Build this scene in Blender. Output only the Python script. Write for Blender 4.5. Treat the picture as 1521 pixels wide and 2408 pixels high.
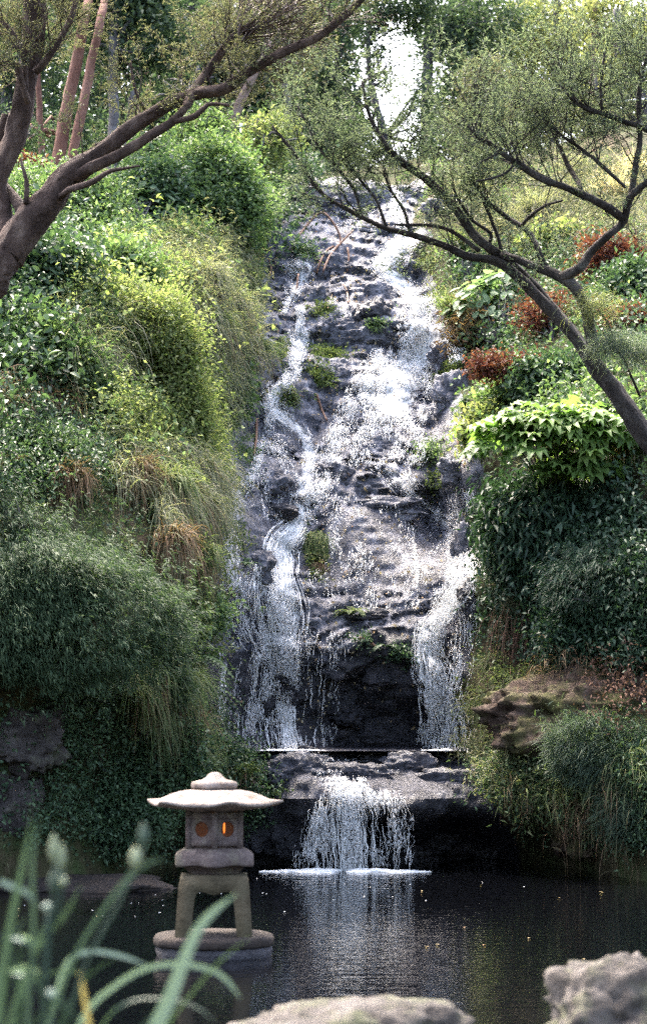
import bpy, bmesh, math
import numpy as np
from mathutils import Vector, Matrix

rng = np.random.default_rng(11)
scene = bpy.context.scene
for o in list(bpy.data.objects):
    bpy.data.objects.remove(o)
COL = scene.collection

# ------------------------------------------------------------------ camera
FPX, CU, CV, EYE = 4491.0, 760.5, 1203.5, 1.2
PITCH = math.atan(541.5 / FPX)
cam_d = bpy.data.cameras.new('camera')
cam = bpy.data.objects.new('camera', cam_d)
COL.objects.link(cam)
cam.location = (0, 0, EYE)
cam.rotation_euler = (math.pi / 2 + PITCH, 0, 0)
cam_d.sensor_fit = 'VERTICAL'
cam_d.sensor_height = 36.0
cam_d.lens = 18.0 / (CV / FPX)
cam_d.clip_start = 0.1
cam_d.clip_end = 600
cam_d.dof.use_dof = True
cam_d.dof.focus_distance = 17.0
cam_d.dof.aperture_fstop = 3.6
scene.camera = cam

# ------------------------------------------------------------------ light
SUN_EL, SUN_AZ = math.radians(62), math.radians(-28)     # azimuth from +Y towards +X
world = bpy.data.worlds.new('World')
scene.world = world
world.use_nodes = True
wn, wl = world.node_tree.nodes, world.node_tree.links
wn.clear()
sky = wn.new('ShaderNodeTexSky')
sky.sky_type = 'NISHITA'
sky.sun_disc = False
sky.sun_elevation = SUN_EL
sky.sun_rotation = SUN_AZ
sky.dust_density = 8.0
sky.air_density = 1.0
sky.ozone_density = 0.5
bg = wn.new('ShaderNodeBackground')
bg.inputs['Strength'].default_value = 0.15
wo = wn.new('ShaderNodeOutputWorld')
wl.new(sky.outputs[0], bg.inputs['Color'])
wl.new(bg.outputs[0], wo.inputs['Surface'])
sd = bpy.data.lights.new('sun', 'SUN')
sd.energy = 1.05
sd.angle = math.radians(25)
sd.color = (1.0, 0.95, 0.86)
sun = bpy.data.objects.new('sun', sd)
COL.objects.link(sun)
sdir = Vector((math.sin(SUN_AZ) * math.cos(SUN_EL), math.cos(SUN_AZ) * math.cos(SUN_EL), math.sin(SUN_EL)))
sun.rotation_euler = sdir.to_track_quat('Z', 'Y').to_euler()
sun.location = (0, 20, 30)
scene.view_settings.view_transform = 'Standard'
scene.view_settings.look = 'None'
scene.view_settings.gamma = 1.0
scene.view_settings.exposure = 3.5
scene.view_settings.use_curve_mapping = False
scene.cycles.use_denoising = False
scene.cycles.sample_clamp_indirect = 1.0
scene.cycles.sample_clamp_direct = 4.0
scene.cycles.max_bounces = 6
scene.cycles.diffuse_bounces = 3
scene.cycles.glossy_bounces = 3
scene.cycles.transparent_max_bounces = 12

# ------------------------------------------------------------------ helpers
SP, CP = math.sin(PITCH), math.cos(PITCH)


def slopes(u, v):
    """a sight line through a point of the photograph (1521 x 2407 units): x and z gained per metre of depth"""
    a = (np.asarray(u, float) - CU) / FPX
    b = (CV - np.asarray(v, float)) / FPX
    dy = CP - b * SP
    return a / dy, (SP + b * CP) / dy


def P(u, v, y):
    sx, sz = slopes(u, v)
    return np.stack(np.broadcast_arrays(sx * y, np.asarray(y, float), EYE + sz * y), -1)


_perm = np.random.default_rng(3).random((64, 64, 64))


def vnoise(p):
    p = np.asarray(p, float)
    i = np.floor(p).astype(int)
    f = p - i
    f = f * f * (3 - 2 * f)
    r = 0
    for dx in (0, 1):
        for dy in (0, 1):
            for dz in (0, 1):
                w = (f[..., 0] if dx else 1 - f[..., 0]) * (f[..., 1] if dy else 1 - f[..., 1]) * (f[..., 2] if dz else 1 - f[..., 2])
                r = r + w * _perm[(i[..., 0] + dx) & 63, (i[..., 1] + dy) & 63, (i[..., 2] + dz) & 63]
    return r * 2 - 1


def fbm(p, octv=4, gain=0.5):
    p = np.asarray(p, float)
    a, r = 1.0, 0
    for k in range(octv):
        r = r + a * vnoise(p * 2 ** k + 17.3 * k)
        a *= gain
    return r


def unit(v):
    return v / np.maximum(np.linalg.norm(v, axis=-1, keepdims=True), 1e-9)


def sstep(a, b, x):
    t = np.clip((x - a) / (b - a), 0, 1)
    return t * t * (3 - 2 * t)


class MB:
    """collects vertices and triangles or quads; build() links them as one mesh object"""
    def __init__(s):
        s.v, s.t, s.q, s.n, s.uv = [], [], [], 0, None

    def add(s, v, tris=None, quads=None):
        v = np.asarray(v, float).reshape(-1, 3)
        if tris is not None and len(tris):
            s.t.append(np.asarray(tris, int).reshape(-1, 3) + s.n)
        if quads is not None and len(quads):
            s.q.append(np.asarray(quads, int).reshape(-1, 4) + s.n)
        s.v.append(v)
        s.n += len(v)

    def mesh(s, name, mat, origin=(0, 0, 0), smooth=False):
        v = (np.concatenate(s.v) if s.v else np.zeros((0, 3))) - np.asarray(origin, float)
        t = np.concatenate(s.t) if s.t else np.zeros((0, 3), int)
        q = np.concatenate(s.q) if s.q else np.zeros((0, 4), int)
        me = bpy.data.meshes.new(name)
        me.vertices.add(len(v))
        me.vertices.foreach_set('co', v.astype(np.float32).ravel())
        me.loops.add(t.size + q.size)
        me.loops.foreach_set('vertex_index', np.concatenate([t.ravel(), q.ravel()]).astype(np.int32))
        me.polygons.add(len(t) + len(q))
        st = np.concatenate([np.arange(len(t)) * 3, len(t) * 3 + np.arange(len(q)) * 4])
        me.polygons.foreach_set('loop_start', st.astype(np.int32))
        if smooth:
            me.polygons.foreach_set('use_smooth', np.ones(len(st), bool))
        if s.uv is not None:
            lay = me.uv_layers.new(name='flow')
            idx = np.concatenate([t.ravel(), q.ravel()])
            lay.data.foreach_set('uv', np.concatenate(s.uv)[idx].astype(np.float32).ravel())
        me.update(calc_edges=True)
        me.validate()
        if mat:
            me.materials.append(mat)
        return me

    def build(s, name, mat, parent=None, smooth=False, kind=None, label=None):
        org = np.array(parent.location) if parent is not None else np.zeros(3)
        if parent is not None and parent.parent is not None:
            org = org + np.array(parent.parent.location)
        o = bpy.data.objects.new(name, s.mesh(name, mat, org, smooth))
        COL.objects.link(o)
        o.parent = parent
        if kind:
            o['kind'] = kind
        if label:
            o['label'] = label
        return o


def thing(name, label, cat, loc, group=None):
    o = bpy.data.objects.new(name, None)
    COL.objects.link(o)
    o.location = [float(c) for c in loc]
    o.empty_display_size = 0.1
    o['label'] = label
    o['category'] = cat
    if group:
        o['group'] = group
    return o


def tag(o, label, cat, group=None):
    o['label'] = label
    o['category'] = cat
    if group:
        o['group'] = group
    return o


def tube(mb, pts, rad, sides=6, rough=0.0, cap=True):
    pts = np.asarray(pts, float)
    n = len(pts)
    rad = np.broadcast_to(np.asarray(rad, float), (n,))
    tan = unit(np.gradient(pts, axis=0))
    ref = np.array([0.31, 0.17, 0.93]) if abs(tan[0, 2]) < 0.9 else np.array([1.0, 0.1, 0])
    a = unit(np.cross(tan, ref))
    b = np.cross(tan, a)
    th = np.linspace(0, 2 * np.pi, sides, endpoint=False)
    ring = a[:, None] * np.cos(th)[None, :, None] + b[:, None] * np.sin(th)[None, :, None]
    r = rad[:, None]
    if rough:
        r = r * (1 + rough * fbm(pts[:, None] * 6 + ring * 1.6, 3))
    v = pts[:, None] + ring * (r[..., None] if rough else r[:, None, :] * np.ones((1, sides, 1)))
    i = np.arange(n - 1)[:, None] * sides
    j = np.arange(sides)[None]
    k = (j + 1) % sides
    q = np.stack([i + j, i + k, i + sides + k, i + sides + j], -1).reshape(-1, 4)
    v = v.reshape(-1, 3)
    if cap:
        v = np.vstack([v, pts[0], pts[-1]])
        jj = np.arange(sides)
        kk = (jj + 1) % sides
        t = np.concatenate([np.stack([kk, jj, np.full(sides, n * sides)], -1),
                            np.stack([(n - 1) * sides + jj, (n - 1) * sides + kk, np.full(sides, n * sides + 1)], -1)])
        mb.add(v, t, q)
    else:
        mb.add(v, None, q)


def resample(pts, rad, step):
    """Catmull-Rom through control points"""
    pts = np.asarray(pts, float)
    rad = np.asarray(rad, float)
    ext = np.vstack([2 * pts[0] - pts[1], pts, 2 * pts[-1] - pts[-2]])
    op, orr = [], []
    for i in range(len(pts) - 1):
        p0, p1, p2, p3 = ext[i:i + 4]
        m = max(2, int(np.linalg.norm(p2 - p1) / step))
        t = np.linspace(0, 1, m, endpoint=False)[:, None]
        op.append(0.5 * ((2 * p1) + (-p0 + p2) * t + (2 * p0 - 5 * p1 + 4 * p2 - p3) * t ** 2 + (-p0 + 3 * p1 - 3 * p2 + p3) * t ** 3))
        orr.append(rad[i] + (rad[i + 1] - rad[i]) * t[:, 0])
    return np.vstack(op + [pts[-1:]]), np.concatenate(orr + [rad[-1:]])


def leaves(mb, pos, axis, nrm, length, width, fold=0.12, shape='broad'):
    """one small folded leaf for every position"""
    pos = np.asarray(pos, float)
    N = len(pos)
    if N == 0:
        return
    a = unit(axis)
    c = unit(nrm - (nrm * a).sum(-1, keepdims=True) * a + 1e-6)
    b = np.cross(c, a)
    L = np.broadcast_to(length, (N,))[:, None]
    Wd = np.broadcast_to(width, (N,))[:, None]
    if shape == 'broad':
        tp = [(0, 0, 0), (.32, -.5, fold), (.32, .5, fold), (.7, -.36, fold * .6), (.7, .36, fold * .6), (1, 0, -.12), (.45, 0, 0)]
        tr = [(0, 6, 1), (0, 2, 6), (1, 6, 3), (2, 4, 6), (3, 6, 5), (4, 5, 6)]
    else:
        tp = [(0, 0, 0), (.45, -.5, fold), (.45, .5, fold), (1, 0, -.1)]
        tr = [(0, 3, 1), (0, 2, 3)]
    m = len(tp)
    v = np.stack([pos + a * L * t[0] + b * Wd * t[1] + c * L * t[2] for t in tp], 1)
    t = (np.arange(N)[:, None, None] * m + np.array(tr)[None]).reshape(-1, 3)
    mb.add(v.reshape(-1, 3), t)


def blades(mb, root, direc, length, droop, width, seg=4):
    """arching blades of grass: direction at the root, then bent down by droop"""
    N = len(root)
    if N == 0:
        return
    d = unit(direc)
    L = np.broadcast_to(length, (N,))[:, None]
    Dr = np.broadcast_to(droop, (N,))[:, None]
    w = np.broadcast_to(width, (N,))[:, None]
    lat = unit(np.cross(d, np.array([0.0, 0, 1.0])) + rng.normal(0, .45, (N, 3)))
    vs = []
    for k in range(seg + 1):
        t = k / seg
        c = root + d * L * t
        c = c + np.array([0, 0, -1.0]) * Dr * L * t * t - d * Dr * L * 0.35 * t * t
        ww = w * (1 - t) ** 0.6 * (0.6 + 0.4 * min(1, t * 4)) * 0.5
        if k < seg:
            vs += [c - lat * ww, c + lat * ww]
        else:
            vs += [c]
    m = len(vs)
    v = np.stack(vs, 1).reshape(-1, 3)
    base = np.arange(N)[:, None, None] * m
    q = np.array([(2 * k, 2 * k + 1, 2 * k + 3, 2 * k + 2) for k in range(seg - 1)])
    tr = np.array([(2 * seg - 2, 2 * seg - 1, 2 * seg)])
    mb.add(v, (base + tr[None]).reshape(-1, 3), (base + q[None]).reshape(-1, 4) if len(q) else None)


def icodirs(sub):
    bm = bmesh.new()
    bmesh.ops.create_icosphere(bm, subdivisions=sub, radius=1)
    v = np.array([x.co[:] for x in bm.verts])
    f = np.array([[x.index for x in y.verts] for y in bm.faces])
    bm.free()
    return unit(v), f


ICO = {k: icodirs(k) for k in (2, 3, 4, 5)}


def rock_mesh(mb, c, r, seed, sub=3, planes=11, rough=0.12, rotz=None, boxy=0):
    g = np.random.default_rng(seed)
    d, f = ICO[sub]
    n = unit(g.normal(size=(planes, 3)))
    off = g.uniform(.72, 1.0, planes)
    dn = np.maximum(d @ n.T, 1e-3)
    rr = np.min(np.where(d @ n.T > .05, off / dn, 9), axis=1)
    rr = np.minimum(rr, 1.12)
    if boxy:
        rr = rr * .25 + .75 / np.power((np.abs(d) ** boxy).sum(1), 1 / boxy)
    rr = rr * (1 + rough * .8 * fbm(d * 1.9 + seed * 3.1, 6, .62) + rough * .35 * (.5 - np.abs(fbm(d * [3, 3, 6] + seed, 4, .6))))
    v = d * rr[:, None] * np.asarray(r, float)
    a = g.uniform(0, 6.28) if rotz is None else rotz
    R = np.array([[math.cos(a), -math.sin(a), 0], [math.sin(a), math.cos(a), 0], [0, 0, 1]])
    mb.add(v @ R.T + np.asarray(c, float), f)


# ------------------------------------------------------------------ materials
def nodes_of(name):
    m = bpy.data.materials.new(name)
    m.use_nodes = True
    t = m.node_tree
    t.nodes.clear()
    out = t.nodes.new('ShaderNodeOutputMaterial')
    return m, t.nodes, t.links, out


def ramp(nd, stops):
    r = nd.new('ShaderNodeValToRGB')
    e = r.color_ramp.elements
    while len(e) > 1:
        e.remove(e[-1])
    e[0].position = stops[0][0]
    e[0].color = (*stops[0][1], 1)
    for p, c in stops[1:]:
        x = e.new(p)
        x.color = (*c, 1)
    return r


def leaf_mat(name, cols, trans=0.4, rough=0.45, spec=0.35):
    g = [.3 * c[0] + .6 * c[1] + .1 * c[2] for c in cols]
    cols = [tuple(x * .8 + y * .2 * t for x, t in zip(c, (.96, 1, 1.0))) for c, y in zip(cols, g)]
    rough, spec = min(1, rough + .12), spec * .5
    m, nd, lk, out = nodes_of(name)
    geo = nd.new('ShaderNodeNewGeometry')
    n = len(cols)
    r = ramp(nd, [(i / max(1, n - 1), c) for i, c in enumerate(cols)])
    lk.new(geo.outputs['Random Per Island'], r.inputs[0])
    p = nd.new('ShaderNodeBsdfPrincipled')
    p.inputs['Roughness'].default_value = rough
    p.inputs['Specular IOR Level'].default_value = spec
    lk.new(r.outputs[0], p.inputs['Base Color'])
    tr = nd.new('ShaderNodeBsdfTranslucent')
    mx = nd.new('ShaderNodeMix')
    mx.data_type = 'RGBA'
    mx.blend_type = 'MULTIPLY'
    mx.inputs[0].default_value = 1
    mx.inputs[7].default_value = (1.15, 1.25, .72, 1)
    lk.new(r.outputs[0], mx.inputs[6])
    lk.new(mx.outputs[2], tr.inputs['Color'])
    ms = nd.new('ShaderNodeMixShader')
    ms.inputs[0].default_value = trans
    lk.new(p.outputs[0], ms.inputs[1])
    lk.new(tr.outputs[0], ms.inputs[2])
    lk.new(ms.outputs[0], out.inputs[0])
    return m


def ground_mat(name, stops, scale=3.0, rough=0.8, spec=0.3, bump=0.5, bscale=12.0, second=None, smask=1.5, stretch=(1, 1, 1), spread=(.35, .65), obj=False):
    m, nd, lk, out = nodes_of(name)
    tc = nd.new('ShaderNodeTexCoord')
    mp = nd.new('ShaderNodeMapping')
    mp.inputs['Scale'].default_value = stretch
    lk.new(tc.outputs['Object'], mp.inputs[0])
    n1 = nd.new('ShaderNodeTexNoise')
    n1.inputs['Scale'].default_value = scale
    n1.inputs['Detail'].default_value = 9
    n1.inputs['Roughness'].default_value = .65
    lk.new(mp.outputs[0], n1.inputs['Vector'])
    mr = nd.new('ShaderNodeMapRange')
    mr.inputs[1].default_value, mr.inputs[2].default_value = .3, .7
    lk.new(n1.outputs[0], mr.inputs[0])
    r = ramp(nd, stops)
    lk.new(mr.outputs[0], r.inputs[0])
    col = r.outputs[0]
    if second:
        n2 = nd.new('ShaderNodeTexNoise')
        n2.inputs['Scale'].default_value = smask
        n2.inputs['Detail'].default_value = 7
        n2.inputs['Roughness'].default_value = .7
        lk.new(tc.outputs['Object'], n2.inputs['Vector'])
        m2 = nd.new('ShaderNodeMapRange')
        m2.inputs[1].default_value, m2.inputs[2].default_value = spread
        lk.new(n2.outputs[0], m2.inputs[0])
        mx = nd.new('ShaderNodeMix')
        mx.data_type = 'RGBA'
        lk.new(m2.outputs[0], mx.inputs[0])
        lk.new(col, mx.inputs[6])
        mx.inputs[7].default_value = (*second, 1)
        col = mx.outputs[2]
    p = nd.new('ShaderNodeBsdfPrincipled')
    p.inputs['Roughness'].default_value = rough
    p.inputs['Specular IOR Level'].default_value = spec
    lk.new(col, p.inputs['Base Color'])
    nb = nd.new('ShaderNodeTexNoise')
    nb.inputs['Scale'].default_value = bscale
    nb.inputs['Detail'].default_value = 8
    nb.inputs['Roughness'].default_value = .7
    lk.new(mp.outputs[0], nb.inputs['Vector'])
    bp = nd.new('ShaderNodeBump')
    bp.inputs['Strength'].default_value = bump
    bp.inputs['Distance'].default_value = .06
    lk.new(nb.outputs[0], bp.inputs['Height'])
    lk.new(bp.outputs[0], p.inputs['Normal'])
    lk.new(p.outputs[0], out.inputs[0])
    return m


M = {}
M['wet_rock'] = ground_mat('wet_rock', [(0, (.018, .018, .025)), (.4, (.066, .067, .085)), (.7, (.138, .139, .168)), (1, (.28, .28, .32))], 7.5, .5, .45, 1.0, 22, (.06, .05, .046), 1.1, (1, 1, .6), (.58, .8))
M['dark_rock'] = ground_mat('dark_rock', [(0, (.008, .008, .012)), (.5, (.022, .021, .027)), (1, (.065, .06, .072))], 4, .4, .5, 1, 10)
M['lip_rock'] = ground_mat('lip_rock', [(0, (.012, .012, .017)), (.4, (.038, .038, .05)), (.7, (.078, .078, .097)), (1, (.17, .17, .195))], 9, .4, .5, 1.0, 24)
M['earth'] = ground_mat('earth', [(0, (.02, .014, .01)), (.5, (.055, .038, .025)), (1, (.11, .08, .055))], 3, .95, .1, .8, 10, (.035, .05, .018), 1.6)
M['bank_stone'] = ground_mat('bank_stone', [(0, (.014, .009, .007)), (.5, (.04, .025, .018)), (1, (.11, .08, .066))], 9, .9, .2, 1, 14, (.06, .06, .02), 2.5, (1, 1, 1), (.45, .6))
M['pale_stone'] = ground_mat('pale_stone', [(0, (.014, .011, .010)), (.45, (.062, .053, .046)), (1, (.135, .118, .105))], 9, .85, .25, .7, 30, (.09, .095, .05), 6, (1, 1, 1), (.48, .66))
M['grey_stone'] = ground_mat('grey_stone', [(0, (.018, .015, .015)), (.5, (.055, .047, .045)), (1, (.16, .14, .13))], 4, .9, .2, .8, 16, (.05, .06, .025), 2, (1, 1, 1), (.5, .65))
M['lantern_top'] = ground_mat('lantern_top', [(0, (.11, .085, .07)), (.5, (.23, .19, .165)), (1, (.31, .265, .235))], 16, .95, .1, .6, 60, (.10, .085, .068), 9, (1, 1, 1), (.5, .75))
M['lantern_stone'] = ground_mat('lantern_stone', [(0, (.04, .029, .026)), (.5, (.088, .066, .06)), (1, (.15, .115, .105))], 14, .9, .2, .4, 70, (.10, .095, .06), 7, (1, 1, 1), (.5, .72))
M['lantern_moss'] = ground_mat('lantern_moss', [(0, (.03, .024, .013)), (.5, (.066, .052, .031)), (1, (.115, .092, .06))], 12, .9, .2, .4, 60, (.045, .04, .022), 6, (1, 1, 1), (.45, .7))
M['slab'] = ground_mat('slab', [(0, (.007, .006, .006)), (.5, (.018, .015, .015)), (1, (.045, .037, .035))], 12, .85, .2, .5, 40, (.03, .022, .017), 7)
M['bark_brown'] = ground_mat('bark_brown', [(0, (.028, .018, .016)), (.5, (.075, .05, .042)), (1, (.17, .125, .105))], 7, .9, .2, 1, 22, None, 1, (1, 1, .45))
M['bark_dark'] = ground_mat('bark_dark', [(0, (.014, .012, .012)), (.5, (.04, .034, .032)), (1, (.10, .088, .08))], 7, .9, .2, 1, 26, (.11, .115, .10), 5, (1, 1, .6), (.56, .7))
M['bark_red'] = ground_mat('bark_red', [(0, (.07, .03, .022)), (.5, (.15, .072, .052)), (1, (.24, .135, .105))], 5, .9, .2, .8, 20, None, 1, (1, 1, .4))
M['bark_grey'] = ground_mat('bark_grey', [(0, (.03, .028, .03)), (.5, (.08, .075, .078)), (1, (.19, .18, .18))], 6, .9, .2, .9, 20, None, 1, (1, 1, .5))
M['bark_pale'] = ground_mat('bark_pale', [(0, (.1, .07, .055)), (.5, (.2, .14, .115)), (1, (.3, .23, .19))], 6, .9, .2, .7, 20)
M['twig_purple'] = leaf_mat('twig_purple', [(.07, .045, .045), (.13, .09, .085), (.19, .14, .12)], .1)
M['debris'] = leaf_mat('debris', [(.12, .055, .03), (.22, .11, .06), (.3, .18, .1)], .05)
M['white_paint'] = ground_mat('white_paint', [(0, (.6, .6, .6)), (1, (.78, .78, .78))], 8, .5, .4, .1, 20)

L = {}
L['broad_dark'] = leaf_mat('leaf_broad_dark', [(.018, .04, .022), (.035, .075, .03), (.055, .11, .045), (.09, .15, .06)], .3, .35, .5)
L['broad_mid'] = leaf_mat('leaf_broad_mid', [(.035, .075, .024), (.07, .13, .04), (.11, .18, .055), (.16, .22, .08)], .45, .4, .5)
L['fine_light'] = leaf_mat('leaf_fine_light', [(.08, .12, .03), (.13, .18, .045), (.18, .23, .065), (.26, .28, .10), (.17, .17, .06)], .5, .5, .3)
L['yellow'] = leaf_mat('leaf_yellow', [(.18, .24, .05), (.25, .3, .08), (.3, .34, .12)], .5)
L['lace'] = leaf_mat('leaf_lace', [(.02, .045, .02), (.035, .07, .03), (.055, .095, .04), (.08, .115, .05)], .35, .5, .3)
L['grass'] = leaf_mat('leaf_grass', [(.05, .09, .02), (.09, .14, .035), (.15, .19, .06), (.22, .2, .09)], .4, .5, .3)
L['grass_pale'] = leaf_mat('leaf_grass_pale', [(.10, .125, .06), (.16, .18, .09), (.23, .225, .13), (.28, .25, .16)], .4, .6, .2)
L['grass_dark'] = leaf_mat('leaf_grass_dark', [(.022, .04, .014), (.045, .065, .022), (.075, .085, .035), (.10, .085, .045)], .3, .6, .2)
L['slope_grass'] = leaf_mat('leaf_slope_grass', [(.07, .08, .052), (.11, .115, .08), (.16, .155, .115), (.2, .18, .135)], .35, .6, .2)
L['grass_dry'] = leaf_mat('leaf_grass_dry', [(.10, .055, .03), (.17, .09, .045), (.2, .13, .07), (.09, .09, .035)], .3, .6, .2)
L['roots'] = leaf_mat('leaf_roots', [(.07, .035, .022), (.12, .06, .04), (.16, .09, .06)], .1, .7, .1)
L['tan'] = leaf_mat('leaf_tan', [(.3, .23, .12), (.45, .36, .2), (.52, .45, .28)], .3, .6, .2)
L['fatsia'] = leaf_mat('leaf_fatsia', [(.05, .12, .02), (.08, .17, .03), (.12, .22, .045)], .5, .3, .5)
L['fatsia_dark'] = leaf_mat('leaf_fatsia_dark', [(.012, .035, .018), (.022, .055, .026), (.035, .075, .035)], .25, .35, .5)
L['pale_shrub'] = leaf_mat('leaf_pale_shrub', [(.09, .16, .06), (.13, .21, .09), (.18, .26, .12)], .45, .35, .45)
L['red'] = leaf_mat('leaf_red', [(.06, .012, .012), (.10, .02, .016), (.13, .04, .022), (.07, .035, .02)], .45, .5, .3)
L['manuka'] = leaf_mat('leaf_manuka', [(.06, .085, .065), (.085, .115, .088), (.115, .145, .11), (.145, .17, .125)], .45, .55, .3)
L['manuka_yellow'] = leaf_mat('leaf_manuka_yellow', [(.11, .13, .045), (.16, .18, .065), (.2, .21, .09)], .4, .55, .3)
L['far'] = leaf_mat('leaf_far', [(.022, .045, .026), (.04, .07, .038), (.065, .10, .052)], .4, .5, .3)
L['far_yellow'] = leaf_mat('leaf_far_yellow', [(.11, .13, .045), (.16, .175, .065), (.22, .22, .09)], .5, .5, .3)
L['far_brown'] = leaf_mat('leaf_far_brown', [(.08, .09, .055), (.11, .115, .07), (.13, .11, .08)], .4, .5, .3)
L['moss'] = leaf_mat('leaf_moss', [(.05, .085, .015), (.09, .13, .025), (.14, .17, .04)], .3, .7, .1)
L['litter'] = leaf_mat('leaf_litter', [(.3, .2, .08), (.36, .28, .14), (.22, .11, .05)], .2, .6, .2)
L['reed'] = leaf_mat('leaf_reed', [(.02, .042, .026), (.03, .056, .035), (.042, .07, .044)], .25, .4, .4)
L['reed_pale'] = leaf_mat('leaf_reed_pale', [(.09, .135, .105), (.11, .16, .125)], .25, .4, .4)
L['reed_dark'] = leaf_mat('leaf_reed_dark', [(.008, .02, .012), (.014, .028, .016)], .25, .4, .4)
L['reed_dry'] = leaf_mat('leaf_reed_dry', [(.2, .15, .05), (.24, .18, .06)], .3, .5, .3)
L['bud'] = leaf_mat('leaf_bud', [(.13, .17, .08), (.17, .2, .11), (.2, .23, .14)], .3, .5, .3)
L['feather'] = leaf_mat('leaf_feather', [(.03, .06, .04), (.055, .09, .055), (.08, .12, .07)], .35, .45, .4)


def foam_mat(name, alpha):
    m, nd, lk, out = nodes_of(name)
    p = nd.new('ShaderNodeBsdfPrincipled')
    p.inputs['Base Color'].default_value = (.94, .94, .94, 1)
    p.inputs['Roughness'].default_value = .35
    tr = nd.new('ShaderNodeBsdfTranslucent')
    tr.inputs['Color'].default_value = (.94, .94, .94, 1)
    ms = nd.new('ShaderNodeMixShader')
    ms.inputs[0].default_value = .4
    lk.new(p.outputs[0], ms.inputs[1])
    lk.new(tr.outputs[0], ms.inputs[2])
    if not alpha:
        lk.new(ms.outputs[0], out.inputs[0])
        return m
    uv = nd.new('ShaderNodeUVMap')
    uv.uv_map = 'flow'
    mp = nd.new('ShaderNodeMapping')
    mp.inputs['Scale'].default_value = (26, 11, 1)
    lk.new(uv.outputs[0], mp.inputs[0])
    n1 = nd.new('ShaderNodeTexNoise')
    n1.inputs['Scale'].default_value = 1
    n1.inputs['Detail'].default_value = 6
    n1.inputs['Roughness'].default_value = .8
    lk.new(mp.outputs[0], n1.inputs['Vector'])
    # thinner towards the rims of the stream: the stored cover falls to 0 there
    at = nd.new('ShaderNodeAttribute')
    at.attribute_name = 'cover'
    ad = nd.new('ShaderNodeMath')
    ad.operation = 'ADD'
    lk.new(n1.outputs[0], ad.inputs[0])
    lk.new(at.outputs['Fac'], ad.inputs[1])
    mr = nd.new('ShaderNodeMapRange')
    mr.inputs[1].default_value, mr.inputs[2].default_value = .95, 1.15
    lk.new(ad.outputs[0], mr.inputs[0])
    tp = nd.new('ShaderNodeBsdfTransparent')
    m2 = nd.new('ShaderNodeMixShader')
    lk.new(mr.outputs[0], m2.inputs[0])
    lk.new(tp.outputs[0], m2.inputs[1])
    lk.new(ms.outputs[0], m2.inputs[2])
    lk.new(m2.outputs[0], out.inputs[0])
    return m


M['foam'] = foam_mat('foam', False)
M['water_sheet'] = foam_mat('water_sheet', True)


def pool_mat():
    m, nd, lk, out = nodes_of('pool_water')
    p = nd.new('ShaderNodeBsdfPrincipled')
    p.inputs['Base Color'].default_value = (.0012, .0014, .002, 1)
    p.inputs['Roughness'].default_value = .03
    p.inputs['IOR'].default_value = 1.33
    tc = nd.new('ShaderNodeTexCoord')
    mp = nd.new('ShaderNodeMapping')
    mp.inputs['Scale'].default_value = (2.0, 8, 1)
    lk.new(tc.outputs['Object'], mp.inputs[0])
    n = nd.new('ShaderNodeTexNoise')
    n.inputs['Scale'].default_value = 1.6
    n.inputs['Detail'].default_value = 3
    n.inputs['Roughness'].default_value = .5
    lk.new(mp.outputs[0], n.inputs['Vector'])
    b = nd.new('ShaderNodeBump')
    b.inputs['Strength'].default_value = .3
    b.inputs['Distance'].default_value = .012
    lk.new(n.outputs[0], b.inputs['Height'])
    lk.new(b.outputs[0], p.inputs['Normal'])
    lk.new(p.outputs[0], out.inputs[0])
    return m


M['pool'] = pool_mat()

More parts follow.
